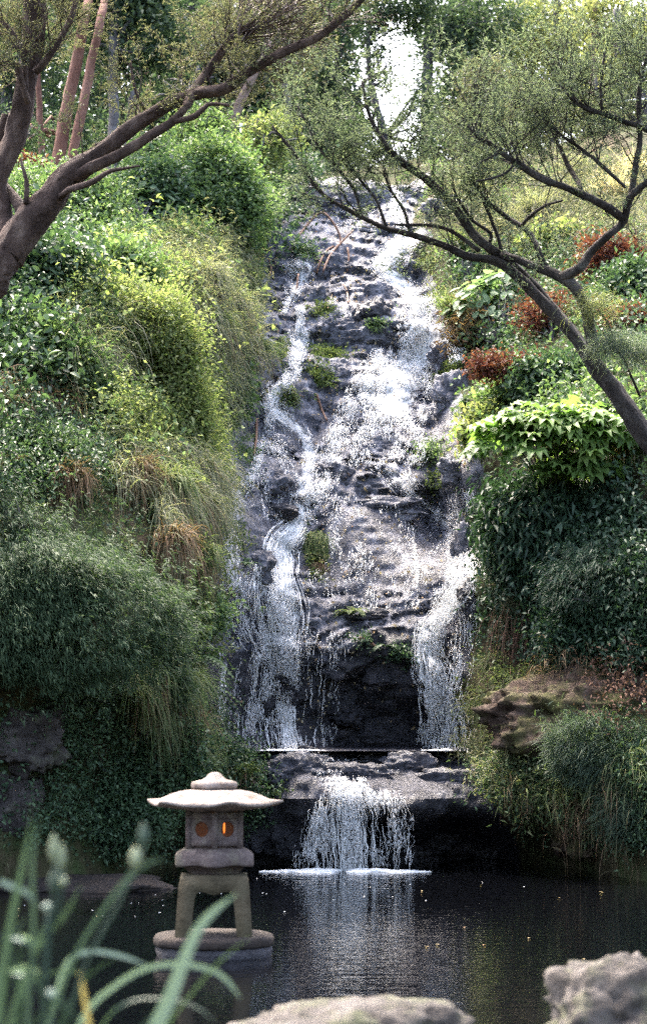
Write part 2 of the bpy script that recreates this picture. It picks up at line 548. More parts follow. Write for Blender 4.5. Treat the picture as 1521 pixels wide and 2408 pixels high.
# ------------------------------------------------------------------ terrain: depth of the slope at every (x, z)
WLINE = [(-500, 2190), (-250, 2140), (0, 2096), (200, 2078), (370, 2046), (600, 2031), (800, 2030), (960, 2030), (1200, 2026), (1400, 2052), (1521, 2072), (1750, 2120), (2000, 2190)]
CTRL = [
    # lower fall and hollow
    (620, 1900, 18.7), (820, 1950, 18.9), (820, 1860, 18.35), (820, 1795, 19.1), (640, 1800, 19.0), (1000, 1800, 19.1), (1000, 1860, 18.3), (680, 1860, 18.4), (1100, 1880, 18.3), (1250, 1930, 18.0),
    # upper wall, slabs and the head of the fall
    (560, 1700, 20.2), (700, 1740, 20.4), (700, 1560, 20.5), (880, 1600, 20.6), (1040, 1600, 20.3), (750, 1480, 20.4), (980, 1450, 20.5), (600, 1430, 20.3),
    (870, 1400, 20.9), (870, 1300, 21.2), (870, 1210, 21.5), (660, 1290, 20.9), (1060, 1320, 20.8), (1110, 1250, 20.9), (800, 1100, 22.0), (1000, 1100, 22.0), (620, 1100, 21.2),
    (700, 1000, 22.5), (950, 950, 22.9), (630, 930, 22.2), (700, 800, 23.5), (960, 760, 24.0), (820, 720, 24.3), (950, 620, 25.0), (720, 620, 24.8), (820, 520, 26.2), (980, 500, 26.3), (900, 452, 27.0),
    (800, 452, 27.0), (1040, 455, 27.2), (900, 425, 29.5), (900, 402, 33.0),
    # right side
    (1130, 1500, 19.7), (1110, 1700, 19.6), (1200, 1620, 18.8), (1400, 1600, 17.8), (1500, 1800, 17.0), (1300, 1850, 17.7), (1150, 1800, 18.6), (1300, 1320, 18.9), (1500, 1250, 18.2),
    (1180, 1200, 20.2), (1300, 1080, 19.4), (1480, 1050, 18.8), (1100, 900, 22.6), (1250, 850, 21.5), (1450, 800, 20.6), (1100, 680, 24.0), (1300, 600, 24.2), (1480, 560, 23.8), (1120, 520, 26.5),
    (1250, 450, 28.0), (1450, 420, 29.0), (1300, 345, 33.5), (1480, 340, 34.0), (1100, 420, 29.5),
    # left side
    (525, 1500, 19.7), (470, 1650, 18.3), (300, 1750, 17.0), (100, 1850, 16.1), (450, 1880, 18.2), (0, 1350, 15.2), (300, 1450, 16.6), (480, 1350, 18.3), (540, 1150, 20.3), (400, 1100, 18.8),
    (100, 1050, 17.0), (500, 900, 21.0), (300, 800, 19.4), (590, 800, 22.4), (550, 650, 23.6), (300, 600, 21.0), (50, 620, 20.0), (630, 520, 25.2), (400, 450, 24.0), (150, 430, 23.0), (600, 400, 28.0),
    (300, 390, 26.5), (100, 380, 26.0), (720, 420, 29.0),
    # beyond the frame
    (-300, 1900, 15.0), (-300, 1300, 14.5), (-300, 900, 16.5), (-300, 600, 19.5), (-350, 430, 24.0), (1850, 1900, 15.6), (1850, 1300, 16.4), (1850, 900, 18.2), (1850, 600, 22.0), (1850, 420, 28.0),
    (-400, 400, 33), (200, 395, 33), (600, 395, 34), (1900, 340, 35),
]
STEP_Z = 1.13


def shelf(x, z):
    m = sstep(-1.35, -.9, x) * (1 - sstep(1.25, 1.65, x))
    return 1.15 * m * sstep(STEP_Z - .03, STEP_Z + .03, z)


cp = [P(u, v, y) for u, v, y in CTRL]
for u, v in WLINE:
    sx, sz = slopes(u, v)
    y = -EYE / sz
    cp.append(np.array([sx * y, y, 0.0]))
    cp.append(np.array([sx * y, y - .9, -.9]))
for x in (-11, -6, -2, 2, 6, 11):
    cp.append(np.array([x, 38.0, 12.3]))
    cp.append(np.array([x, 43.0, 13.2]))
cp = np.array([c.reshape(3) for c in cp])
cx, cz = cp[:, 0], cp[:, 2]
cy = cp[:, 1] - shelf(cx, cz)


def phi(r):
    return np.sqrt(r * r + .15)


A = phi(np.hypot(cx[:, None] - cx, cz[:, None] - cz)) + np.eye(len(cx)) * .004
Pm = np.stack([np.ones_like(cx), cx, cz], 1)
K = np.block([[A, Pm], [Pm.T, np.zeros((3, 3))]])
sol = np.linalg.solve(K, np.concatenate([cy, np.zeros(3)]))
GX = np.concatenate([np.arange(-11, -1.6, .1), np.arange(-1.6, 2.3, .03), np.arange(2.3, 11.01, .1)])
GZ = np.concatenate([np.arange(-.9, 1.0, .045), np.arange(1.0, 1.25, .012), np.arange(1.25, 4.5, .03), np.arange(4.5, 10, .035), np.arange(10, 13.21, .08)])
gx, gz = np.meshgrid(GX, GZ)
GY = sol[-3] + sol[-2] * gx + sol[-1] * gz
for k in range(len(cx)):
    GY += sol[k] * phi(np.hypot(gx - cx[k], gz - cz[k]))


def gully(x, z):
    """1 on the bare rock of the fall, 0 on the planted banks"""
    zz = np.array([-1, 0, 1.1, 2.4, 3.4, 4.5, 5.6, 6.6, 7.6, 8.8, 9.6, 14])
    lo = np.array([-1.0, -1.0, -1.14, -1.16, -1.12, -1.1, -.92, -.85, -.85, -.75, -.6, -.3])
    hi = np.array([2.2, 2.1, 1.45, 1.6, 1.65, 1.6, 1.65, 1.55, 1.35, 1.25, 1.7, 1.2])
    a, b = np.interp(z, zz, lo), np.interp(z, zz, hi)
    w = .12 * fbm(np.stack([x * 1.7, z * 1.7, 0 * x], -1), 3)
    return sstep(-.15, .15, x - a + w) * (1 - sstep(-.15, .15, x - b + w)) * (1 - sstep(9.7, 10.2, z))


gm = gully(gx, gz)
q3 = np.stack([gx, 0 * gx, gz], -1)
led = fbm(np.stack([gx * .55 + 5, gz * 0, gz * 2.3 + .35 * fbm(q3 * .8, 2)], -1), 3)
fold = 1 - np.abs(fbm(np.stack([gx * 1.3, 0 * gx + 9, gz * 1.1], -1), 4))
crag = 1 - np.abs(fbm(np.stack([gx * 3.1, gx * 0 + 4, gz * 5.2 + gx * .8], -1), 4, .6))
slab_m = sstep(2.75, 3.0, gz) * (1 - sstep(3.75, 4.0, gz)) * sstep(-.25, .1, gx)
rough_m = gm * (1 - .72 * slab_m)
GY = GY - rough_m * (.16 * led + .13 * (fold - .6) + .08 * (crag - .5) + .05 * fbm(q3 * 7, 4, .65)) - gm * .015 * fbm(q3 * 11, 3) - (1 - gm) * .16 * fbm(q3 * 1.1 + 30, 4)
GY = GY + .22 * rough_m * (np.round(led * 2.2) / 2.2 - led)          # broken ledges
hx, hz = P(1085, 1955, 19)[0], P(1085, 1955, 19)[2]
GY = GY + 1.0 * np.exp(-((gx - hx) / .42) ** 2 - ((gz - hz + .1) / .30) ** 2)     # hollow beside the lower fall
GY = GY + shelf(gx, gz)


def F(x, z):
    x = np.clip(x, GX[0], GX[-1] - 1e-4)
    z = np.clip(z, GZ[0], GZ[-1] - 1e-4)
    i = np.clip(np.searchsorted(GX, x, 'right') - 1, 0, len(GX) - 2)
    j = np.clip(np.searchsorted(GZ, z, 'right') - 1, 0, len(GZ) - 2)
    fx = (x - GX[i]) / (GX[i + 1] - GX[i])
    fz = (z - GZ[j]) / (GZ[j + 1] - GZ[j])
    return (GY[j, i] * (1 - fx) + GY[j, i + 1] * fx) * (1 - fz) + (GY[j + 1, i] * (1 - fx) + GY[j + 1, i + 1] * fx) * fz


_ys = np.arange(9, 46, .04)


def hit(u, v):
    """where the sight line meets the slope"""
    u, v = np.atleast_1d(u).astype(float), np.atleast_1d(v).astype(float)
    sx, sz = slopes(u, v)
    X, Z = sx[:, None] * _ys, EYE + sz[:, None] * _ys
    inside = _ys[None] > F(X, Z)
    k = np.where(inside.any(1), inside.argmax(1), len(_ys) - 1)
    y = _ys[k]
    return np.stack([sx * y, y, EYE + sz * y], -1)


def terrain_part(name, mask, mat, label):
    nz, nx = GY.shape
    idx = np.arange(nz * nx).reshape(nz, nx)
    q = np.stack([idx[:-1, :-1], idx[:-1, 1:], idx[1:, 1:], idx[1:, :-1]], -1)[mask]
    used, inv = np.unique(q, return_inverse=True)
    mb = MB()
    mb.add(np.stack([gx, GY, gz], -1).reshape(-1, 3)[used], None, inv.reshape(-1, 4))
    o = mb.build(name, mat, smooth=name == 'hillside', kind='structure', label=label)
    return o


cellm = (gm[:-1, :-1] + gm[1:, 1:]) / 2 > .5
cellx = (gx[:-1, :-1] + gx[1:, 1:]) / 2
cellz = (gz[:-1, :-1] + gz[1:, 1:]) / 2
left_m = (cellx < .2) & ~cellm
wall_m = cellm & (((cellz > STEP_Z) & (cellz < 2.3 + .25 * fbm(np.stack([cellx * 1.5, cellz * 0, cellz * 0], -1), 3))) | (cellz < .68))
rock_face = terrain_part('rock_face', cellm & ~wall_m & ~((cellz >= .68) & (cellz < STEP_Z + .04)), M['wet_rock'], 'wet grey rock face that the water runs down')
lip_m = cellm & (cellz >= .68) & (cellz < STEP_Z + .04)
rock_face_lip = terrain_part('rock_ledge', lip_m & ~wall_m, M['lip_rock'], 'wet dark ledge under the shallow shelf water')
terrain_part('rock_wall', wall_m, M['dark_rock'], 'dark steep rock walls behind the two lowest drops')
terrain_part('hillside', left_m, M['earth'], 'planted slope left of the waterfall')
terrain_part('hillside', ~cellm & ~left_m, M['earth'], 'planted slope right of the waterfall')


def sheet(name, x0, x1, y0, y1, z, mat, label, nx=2, ny=2, amp=0):
    X, Y = np.meshgrid(np.linspace(x0, x1, nx), np.linspace(y0, y1, ny))
    Zz = z + (amp * fbm(np.stack([X * .5, Y * .5, 0 * X], -1), 3) if amp else 0 * X)
    idx = np.arange(nx * ny).reshape(ny, nx)
    mb = MB()
    mb.add(np.stack([X, Y, Zz], -1).reshape(-1, 3), None, np.stack([idx[:-1, :-1], idx[:-1, 1:], idx[1:, 1:], idx[1:, :-1]], -1))
    return mb.build(name, mat, smooth=True, kind='structure', label=label)


sheet('pool_water', -14, 14, 4.6, 24, 0.0, M['pool'], 'dark still pool below the waterfall')
sheet('pool_bed', -16, 16, 4, 26, -.85, M['earth'], 'bed of the pool')
sheet('shelf_water', -1.0, 1.42, 19.0, 20.9, STEP_Z - .015, M['pool'], 'shallow water on the rock shelf')
sheet('hilltop', -120, 120, 37.5, 300, 12.35, M['earth'], 'ground on top of the hill')
# near bank the photographer stands on
X, Y = np.meshgrid(np.linspace(-12, 12, 90), np.linspace(-30, 6.6, 110))
Zb = np.where(Y < 4.9, .3, .3 - (Y - 4.9) * .75) + .05 * fbm(np.stack([X, Y, 0 * X], -1), 4)
idx = np.arange(X.size).reshape(X.shape)
mb = MB()
mb.add(np.stack([X, Y, Zb], -1).reshape(-1, 3), None, np.stack([idx[:-1, :-1], idx[:-1, 1:], idx[1:, 1:], idx[1:, :-1]], -1))
mb.build('near_bank', M['earth'], smooth=True, kind='structure', label='bank in front of the pool')
#==PART2==

# ------------------------------------------------------------------ rocks set into the face and the banks
def px(n, y):
    return n * y / FPX


ROCKS = [  # u, v, half width, half height, material
    (880, 1720, 128, 62, 'dark_rock'), (700, 1600, 60, 45, 'dark_rock'), (800, 1560, 70, 40, 'dark_rock'), (930, 1570, 60, 45, 'dark_rock'), (620, 1640, 45, 55, 'dark_rock'),
    (560, 1600, 30, 70, 'dark_rock'), (800, 1660, 60, 45, 'dark_rock'), (700, 1820, 75, 42, 'wet_rock'), (960, 1810, 95, 38, 'wet_rock'), (830, 1830, 80, 36, 'wet_rock'),
    (1080, 1840, 90, 32, 'wet_rock'), (610, 1930, 60, 70, 'dark_rock'), (680, 1960, 40, 60, 'dark_rock'), (1100, 1990, 110, 26, 'dark_rock'), (1020, 1975, 50, 40, 'dark_rock'),
    (640, 1480, 55, 30, 'wet_rock'), (900, 1450, 80, 16, 'dark_rock'), (1040, 1470, 45, 40, 'wet_rock'), 
    (880, 1195, 120, 28, 'wet_rock'), (640, 1140, 50, 40, 'wet_rock'), (650, 1200, 45, 25, 'dark_rock'), (780, 1120, 60, 45, 'wet_rock'), (900, 1060, 80, 45, 'wet_rock'),
    (660, 1050, 35, 35, 'wet_rock'), (760, 960, 50, 35, 'wet_rock'), (1010, 1000, 45, 60, 'wet_rock'), (1070, 930, 50, 60, 'wet_rock'), (800, 880, 45, 40, 'wet_rock'),
    (790, 770, 60, 42, 'wet_rock'), (885, 740, 45, 45, 'dark_rock'), (890, 690, 35, 40, 'wet_rock'), (735, 700, 38, 40, 'wet_rock'), (800, 620, 50, 45, 'wet_rock'),
    (700, 590, 38, 30, 'wet_rock'), (850, 492, 100, 52, 'wet_rock'), (975, 480, 90, 44, 'wet_rock'), (770, 486, 55, 40, 'wet_rock'), (1040, 490, 50, 36, 'wet_rock'), (905, 545, 60, 24, 'wet_rock'), (700, 500, 45, 28, 'dark_rock'),
    (1050, 830, 40, 40, 'wet_rock'), (660, 730, 25, 35, 'dark_rock'), (950, 770, 30, 18, 'dark_rock'), (830, 1000, 30, 20, 'wet_rock'), (1080, 1100, 40, 40, 'wet_rock'),
    (600, 1330, 40, 40, 'wet_rock'), (1090, 1300, 30, 60, 'wet_rock'), (1110, 1400, 35, 40, 'dark_rock'), (970, 590, 35, 20, 'dark_rock'),
    (600, 1784, 40, 16, 'wet_rock'), (668, 1786, 30, 12, 'wet_rock'), (742, 1788, 44, 13, 'wet_rock'), (900, 1788, 46, 12, 'wet_rock'), (985, 1785, 34, 14, 'wet_rock'), (1050, 1786, 36, 16, 'wet_rock'), (560, 1772, 30, 20, 'wet_rock'), (720, 1765, 26, 10, 'dark_rock'), (1085, 1776, 30, 22, 'wet_rock'),
]
for k, (u, v, ru, rv, mt) in enumerate(ROCKS):
    h = hit(u, v)[0]
    a, b = px(ru, h[1]), px(rv, h[1])
    mb = MB()
    rock_mesh(mb, h + [0, (.22 if mt == 'dark_rock' or v < 560 else .5) * min(a, b * 1.5), 0], (a, min(a, b * 1.5) * .75, b), 100 + k, 5, 12, .3, 0)
    mb.build('rock', M['lip_rock' if v > 1755 and mt == 'wet_rock' else mt], rock_face, smooth=False)

for k, (u, v, ru, rv, mt, label) in enumerate([
        (1410, 1690, 265, 115, 'bank_stone', 'broad reddish brown mossy boulder on the bank right of the fall'),
        (1370, 1960, 90, 60, 'bank_stone', 'low brown stone at the water edge under the right bank'),
        (1480, 1930, 60, 45, 'grey_stone', 'grey lichened stone half hidden in the lower right bank'),
        (60, 1720, 110, 90, 'grey_stone', 'big dark grey boulder in the lower left bank'),
        (20, 1900, 75, 85, 'grey_stone', 'pale lichened boulder at the left edge above the water'),
        (1190, 395, 75, 45, 'grey_stone', 'pale boulder on the grassy slope above the fall'),
        (1230, 420, 50, 30, 'grey_stone', 'small brown boulder on the grassy slope beside a pale one'),
        (1235, 985, 60, 30, 'bank_stone', 'pinkish rock showing behind the bright palmate shrub'),
        (690, 480, 60, 45, 'dark_rock', 'dark square rock at the head of the fall'),
]):
    h = hit(u, v)[0]
    a, b = px(ru, h[1]), px(rv, h[1])
    mb = MB()
    rock_mesh(mb, h + [0, (.35 if k not in (3, 4, 0) else .1 if k else .42) * a, 0], (a, a * .7, b), 300 + k, 5, 13, .3 if k else .24, 0, 0 if k else 2.2)
    o = mb.build('boulder', M[mt], smooth=True)
    tag(o, label, 'boulder')

# flat ledge by the left shore
mb = MB()
c = P(160, 2085, 15.9)
rock_mesh(mb, (c[0] - .25, 16.3, -.02), (1.05, .75, .13), 411, 5, 14, .1, .1)
tag(mb.build('shore_ledge', M['slab'], smooth=True), 'flat purplish rock ledge on the left shore behind the lantern', 'rock')
# stones in front
for (u, v, y, r, mt, sd, label) in [
        (850, 2480, 5.2, (.33, .24, .12), 'pale_stone', 501, 'tan lichened flat stone at the bottom edge of the picture'),
        (1480, 2420, 5.4, (.215, .2, .165), 'pale_stone', 502, 'pale blocky stone in the bottom right corner')]:
    c = P(u, v, y)
    mb = MB()
    rock_mesh(mb, c, r, sd, 5, 15, .26, .12, 5 if sd == 502 else 3)
    lo = c - [0, 0, r[2] * .9]
    tag(mb.build('shore_stone', M[mt], smooth=True), label, 'stone')


# ------------------------------------------------------------------ running water
def flow_xz(path):
    path = np.asarray(path, float)
    h = hit(path[:, 0], path[:, 1])
    return h[:, [0, 2]], path[:, 2] * h[:, 1] / FPX / 2


def surf(x, z, off):
    return np.stack([x, F(x, z) - off, z], -1)


def smooth_path(xz, w, step=.04):
    p3, r = resample(np.c_[xz[:, 0], np.zeros(len(xz)), xz[:, 1]], w, step)
    return p3[:, [0, 2]], r


FALLS = [  # label, points (u, v, width), cover of the sheet, number of drops
    ('thin veil over the rock at the head of the fall', [(900, 449, 290), (900, 475, 290), (895, 510, 260), (900, 548, 220)], .22, 1100),
    ('bright rivulet dropping from the head of the fall', [(925, 455, 60), (932, 500, 36), (945, 540, 45), (950, 572, 60)], .62, 800),
    ('main white stream zigzagging down the right side', [(1000, 550, 50), (955, 575, 66), (918, 604, 58), (900, 632, 50), (926, 660, 58), (966, 694, 62), (985, 730, 66), (972, 765, 76), (992, 795, 84), (978, 842, 88), (950, 880, 100), (935, 930, 120), (915, 985, 140)], .68, 6500),
    ('wide splash beside the elbow of the main stream', [(900, 830, 70), (890, 870, 90), (870, 910, 90), (850, 950, 80)], .46, 1300),
    ('broad white fan below the main stream', [(945, 890, 120), (935, 950, 170), (925, 1000, 190), (915, 1050, 190), (905, 1100, 170)], .40, 3400),
    ('lacy water spreading left of the fan', [(860, 910, 50), (825, 965, 56), (798, 1020, 60), (782, 1075, 66), (765, 1130, 70), (735, 1185, 70)], .46, 1700),
    ('white strand bending right over the slab', [(905, 1085, 60), (935, 1125, 44), (965, 1162, 36), (1015, 1203, 34), (1050, 1230, 36), (1062, 1270, 44), (1066, 1330, 56), (1064, 1400, 60), (1052, 1440, 56)], .56, 2200),
    ('left rivulet at its top pool', [(668, 625, 40), (700, 630, 60), (722, 640, 44), (708, 662, 34), (690, 690, 26), (672, 720, 16), (668, 745, 12)], .58, 800),
    ('left white stream down the mossy steps', [(706, 730, 16), (706, 775, 30), (706, 810, 46), (695, 850, 28), (692, 880, 30), (658, 912, 48), (640, 955, 58), (672, 992, 40), (708, 1022, 30), (728, 1068, 38), (722, 1120, 40), (708, 1180, 40)], .64, 3400),
    ('narrow strand branching to the far left', [(638, 960, 40), (628, 1000, 22), (618, 1050, 18), (606, 1100, 20), (575, 1145, 24), (555, 1175, 30), (545, 1215, 34), (538, 1260, 44), (545, 1330, 50), (560, 1400, 60)], .56, 1500),
    ('strong left fall onto the shelf', [(706, 1175, 44), (698, 1240, 50), (664, 1285, 66), (668, 1340, 80), (670, 1400, 84), (668, 1460, 92), (668, 1500, 76), (670, 1560, 46), (674, 1640, 38), (680, 1720, 40), (684, 1768, 60)], .68, 6000),
    ('broken veil of drops left of the strong fall', [(610, 1330, 50), (600, 1400, 90), (610, 1470, 130), (630, 1540, 140), (625, 1620, 120), (620, 1700, 120), (625, 1765, 130)], .28, 3400),
    ('sparse drops in front of the dark wall', [(760, 1490, 110), (755, 1560, 110), (750, 1640, 90), (745, 1710, 100), (740, 1765, 120)], .08, 600),
    ('right fall onto the shelf', [(1090, 1372, 34), (1050, 1428, 40), (1010, 1480, 50), (1004, 1540, 60), (1020, 1600, 70), (1020, 1660, 70), (1036, 1720, 76), (1040, 1768, 86)], .52, 4200),
    ('drops right of the right fall', [(1085, 1400, 50), (1090, 1480, 54), (1080, 1560, 50), (1060, 1630, 50), (1060, 1700, 50), (1062, 1766, 50)], .3, 1000),
    ('thin glaze of water over the middle slab', [(900, 1180, 300), (900, 1250, 330), (890, 1320, 330), (890, 1400, 330), (880, 1440, 300)], .1, 2000),
    ('water thread down the middle slab', [(972, 1230, 12), (975, 1300, 10), (980, 1370, 10), (984, 1440, 14)], .45, 260),
    ('thin strand at the right rim', [(1100, 1160, 34), (1108, 1200, 26), (1104, 1250, 30), (1110, 1330, 50), (1100, 1400, 50)], .36, 800),
    ('single drip at the left end of the wall', [(524, 1540, 10), (524, 1600, 9), (526, 1700, 12)], .55, 200),
    ('water sliding over the lip of the shelf', [(835, 1774, 230), (838, 1800, 210), (835, 1830, 180), (830, 1856, 160)], .16, 900),
    ('lower fall dropping into the pool', [(815, 1832, 70), (815, 1870, 100), (820, 1910, 130), (822, 1960, 145), (824, 2000, 155), (826, 2034, 180)], .40, 3600),
    ('separate strands right of the lower fall', [(905, 1866, 60), (915, 1920, 80), (918, 1980, 80), (918, 2034, 85)], .10, 500),
    ('side spray at the left of the lower fall', [(745, 1856, 36), (738, 1900, 46), (730, 1960, 60), (722, 2034, 80)], .22, 700),
    ('small trickle between the mossy steps', [(805, 690, 12), (808, 720, 16), (812, 750, 30)], .4, 200),
    ('spread water on the rock right of the stream', [(1040, 795, 50), (1060, 820, 60), (1075, 860, 50)], .24, 400),
    ('faint wet veil on the left rocks', [(650, 1020, 70), (650, 1090, 80), (640, 1160, 90), (630, 1230, 110)], .12, 700),
]
spray = MB()
for label, path, cover, ndrop in FALLS:
    if cover > .5:
        path = [(a, b, c * 1.22) for a, b, c in path]
        cover = cover - .07
    ndrop = int(ndrop * 2.6)
    cover = cover + (.03 if cover > .5 else .02)
    xz, hw = flow_xz([p for p in path])
    c, w = smooth_path(xz, hw)
    n = len(c)
    s = np.concatenate([[0], np.cumsum(np.hypot(*np.diff(c, axis=0).T))])
    tan = unit(np.gradient(c, axis=0))
    nor = np.c_[-tan[:, 1], tan[:, 0]]
    flat = np.abs(np.mean(w)) > .4
    m = 11
    tt = np.linspace(-1, 1, m)
    w2 = w * (1 + .25 * fbm(np.c_[s * 3, s * 0, s * 0 + len(label)], 3))
    if flat:
        nor = np.c_[np.ones(n), np.zeros(n)]
    gxz = c[:, None] + nor[:, None] * (w2[:, None] * tt[None])[..., None]
    v = surf(gxz[..., 0], gxz[..., 1], .035 + .02 * rng.random((n, m)))
    # falling water does not follow an undercut: keep each column from retreating as it drops
    for i in range(1, n):
        if v[i, :, 2].mean() < v[i - 1, :, 2].mean():
            v[i, :, 1] = np.minimum(v[i, :, 1], v[i - 1, :, 1] + .02)
    mb = MB()
    idx = np.arange(n * m).reshape(n, m)
    mb.add(v.reshape(-1, 3), None, np.stack([idx[:-1, :-1], idx[:-1, 1:], idx[1:, 1:], idx[1:, :-1]], -1))
    mb.uv = [np.stack([np.broadcast_to(tt * np.mean(w), (n, m)), np.broadcast_to(s[:, None], (n, m))], -1).reshape(-1, 2) + len(label) * 1.7]
    o = mb.build('waterfall', M['water_sheet'], smooth=True, kind='structure', label=label)
    cov = cover * (1 - .75 * np.abs(tt) ** 2.2)[None] * np.minimum(1, np.minimum(np.arange(n), np.arange(n)[::-1])[:, None] / 4 + .5)
    at = o.data.attributes.new('cover', 'FLOAT', 'POINT')
    at.data.foreach_set('value', cov.astype(np.float32).ravel())
    # threads: thin wavering ribbons that follow the flow
    nt = int(ndrop * (.014 if 'lower fall' in label else .022)) if any(t in label for t in ('fall onto', 'drops', 'lower fall', 'drip', 'strands')) else 0
    k0 = rng.integers(0, max(1, n - 3), nt)
    la = np.clip(rng.normal(0, .45, nt), -1.1, 1.1) if not flat else rng.uniform(-1, 1, nt)
    seg = 7
    span = rng.integers(4, 14, nt) * (1 if cover > .35 else .6)
    ph, wv = rng.uniform(0, 6.28, nt), rng.uniform(.0, .03, nt)
    wid = rng.gamma(2, .0022, nt) + .0015
    ctr = []
    for q in range(seg + 1):
        kk = np.clip(k0 + span * q / seg, 0, n - 1.001)
        lf_ = np.clip(la + wv * np.sin(ph + q * 1.1) / max(.5, np.mean(w) * 8), -1, 1)
        fi = (lf_ + 1) / 2 * (m - 1)
        i0, j0 = kk.astype(int), np.clip(fi.astype(int), 0, m - 2)
        a_, b_ = (kk - i0)[:, None], (fi - j0)[:, None]
        i1 = np.minimum(i0 + 1, n - 1)
        ctr.append((v[i0, j0] * (1 - b_) + v[i0, j0 + 1] * b_) * (1 - a_) + (v[i1, j0] * (1 - b_) + v[i1, j0 + 1] * b_) * a_)
    ctr = np.array(ctr) + np.array([0, -.015, 0]) - np.array([0, 1, 0]) * np.abs(rng.normal(0, .02, nt))[None, :, None]
    ctr = ctr + rng.normal(0, .006, ctr.shape)
    prof = np.array([.15, .8, 1, .7, 1, .8, .9, .1])
    lat = np.array([1.0, 0, 0])
    V = np.stack([ctr - lat * (wid[None] * prof[:, None])[..., None] / 2, ctr + lat * (wid[None] * prof[:, None])[..., None] / 2, ctr - [0, .006, 0]], 2)
    V = V.transpose(1, 0, 2, 3).reshape(-1, 3)
    qd = np.array([(3 * q + x, 3 * q + x2, 3 * q + 3 + x2, 3 * q + 3 + x) for q in range(seg) for x, x2 in ((0, 2), (2, 1))])
    spray.add(V, None, (np.arange(nt)[:, None, None] * (3 * (seg + 1)) + qd[None]).reshape(-1, 4))
    # drops
    ndrop = int(ndrop * .95)
    k = rng.integers(0, n - 1, ndrop)
    lat = np.clip(rng.normal(0, .48, ndrop), -1.15, 1.15) if not flat else rng.uniform(-1, 1, ndrop)
    fi = (lat + 1) / 2 * (m - 1)
    f0 = np.clip(fi.astype(int), 0, m - 2)
    fr = np.clip(fi - f0, 0, 1)[:, None]
    p0 = v[k, f0] * (1 - fr) + v[k, f0 + 1] * fr
    # clump the drops with noise so that the rock shows through in patches
    keep = fbm(p0 * [7.5, 2, 2.6], 3) + rng.normal(0, .2, ndrop) > (-.05 if cover > .4 else .12)
    k, f0, fr, p0 = k[keep], f0[keep], fr[keep], p0[keep]
    k2 = np.minimum(k + rng.integers(1, 3, len(k)), n - 1)
    p1 = v[k2, f0] * (1 - fr) + v[k2, f0 + 1] * fr
    d = unit(p1 - p0 + [0, 0, -1e-4])
    d = unit(d + rng.normal(0, .16, d.shape))
    ln = rng.gamma(1.7, .03, len(k)) + .01
    wd = rng.uniform(.0022, .006, len(k)) * np.where(rng.random(len(k)) < .1, 2.0, 1)
    off = np.c_[rng.normal(0, .012, len(k)), -np.abs(rng.normal(0, .05, len(k))), rng.normal(0, .012, len(k))]
    p0 = p0 + off
    # a drop: a long thin lens with four sides
    sx = np.stack([np.ones(len(k)), np.zeros(len(k)), np.zeros(len(k))], -1)
    sy = unit(np.cross(d, sx))
    wq = wd[:, None]
    V = np.stack([p0 - d * ln[:, None] * .5, p0 + sx * wq * .5, p0 - sy * wq * .5, p0 - sx * wq * .5, p0 + d * ln[:, None] * .5], 1)
    T = np.array([(0, 1, 2), (0, 2, 3), (0, 3, 1), (4, 2, 1), (4, 3, 2), (4, 1, 3)])
    spray.add(V.reshape(-1, 3), (np.arange(len(k))[:, None, None] * 5 + T[None]).reshape(-1, 3))
o = spray.build('water_drops', M['foam'], kind='stuff', label='white drops and strands of falling water')
o['category'] = 'water'


def foam_patch(name, label, cxy, rxy, z, n, size):
    """foam where a fall meets flat water: low bubbles heaped towards the fall"""
    mb = MB()
    d, f = ICO[2]
    top = d.copy()
    top[:, 2] = np.maximum(top[:, 2], -.3)
    r = np.sqrt(rng.random(n)) * 1.0
    th = rng.uniform(0, 6.283, n)
    for a, b in zip(r, th):
        s = size * (1.25 - a) * rng.uniform(.3, 1.2)
        if vnoise(np.array([a * math.cos(b) * 5 + cxy[0], a * math.sin(b) * 2, 1.0])) < -.25:
            continue
        mb.add(top * [s * 1.6, s * 1.2, s * .55] * (1 + .2 * rng.normal(size=3) * .5) + [cxy[0] + rxy[0] * a * math.cos(b), cxy[1] + rxy[1] * a * math.sin(b), z], f)
    o = mb.build(name, M['foam'], smooth=True, kind='stuff', label=label)
    o['category'] = 'foam'
    return o


p = hit([690, 1040, 830], [1766, 1766, 1866])
foam_patch('foam', 'white foam under the left fall on the shelf', (p[0, 0] - .02, p[0, 1] - .12), (.36, .12), STEP_Z - .01, 200, .032)
foam_patch('foam', 'white foam under the right fall on the shelf', (p[1, 0], p[1, 1] - .1), (.22, .1), STEP_Z - .01, 110, .03)
foam_patch('foam', 'white foam line where the lower fall enters the pool', (p[2, 0] - .08, p[2, 1] - .1), (.80, .24), 0, 700, .055)
# bubbles drifting on the pool
mb = MB()
d, f = ICO[2]
for k in range(60):
    x, y = (rng.normal(-1.2, .7), rng.uniform(13.5, 17.8)) if k < 40 else (rng.normal(.3, 1.2), rng.uniform(14.5, 18.2))
    s = rng.uniform(.003, .006)
    mb.add(np.maximum(d, [-9, -9, -.2]) * [s * 1.3, s, s * .25] + [x, y, .0005], f)
o = mb.build('bubbles', M['foam'], smooth=True, kind='stuff', label='small white bubbles drifting on the dark pool')
o['category'] = 'bubbles'
# fallen leaves floating on the pool
mb = MB()
N = 16
pos = np.c_[rng.uniform(-2.6, 2.6, N), rng.uniform(8, 17.5, N), np.full(N, .006)]
leaves(mb, pos, np.c_[rng.normal(size=(N, 2)), np.zeros(N)], np.tile([0, 0, 1.0], (N, 1)), rng.uniform(.015, .045, N), rng.uniform(.01, .02, N), .05)
o = mb.build('floating_leaves', L['litter'], kind='stuff', label='tiny fallen leaves floating on the pool')
o['category'] = 'leaf litter'
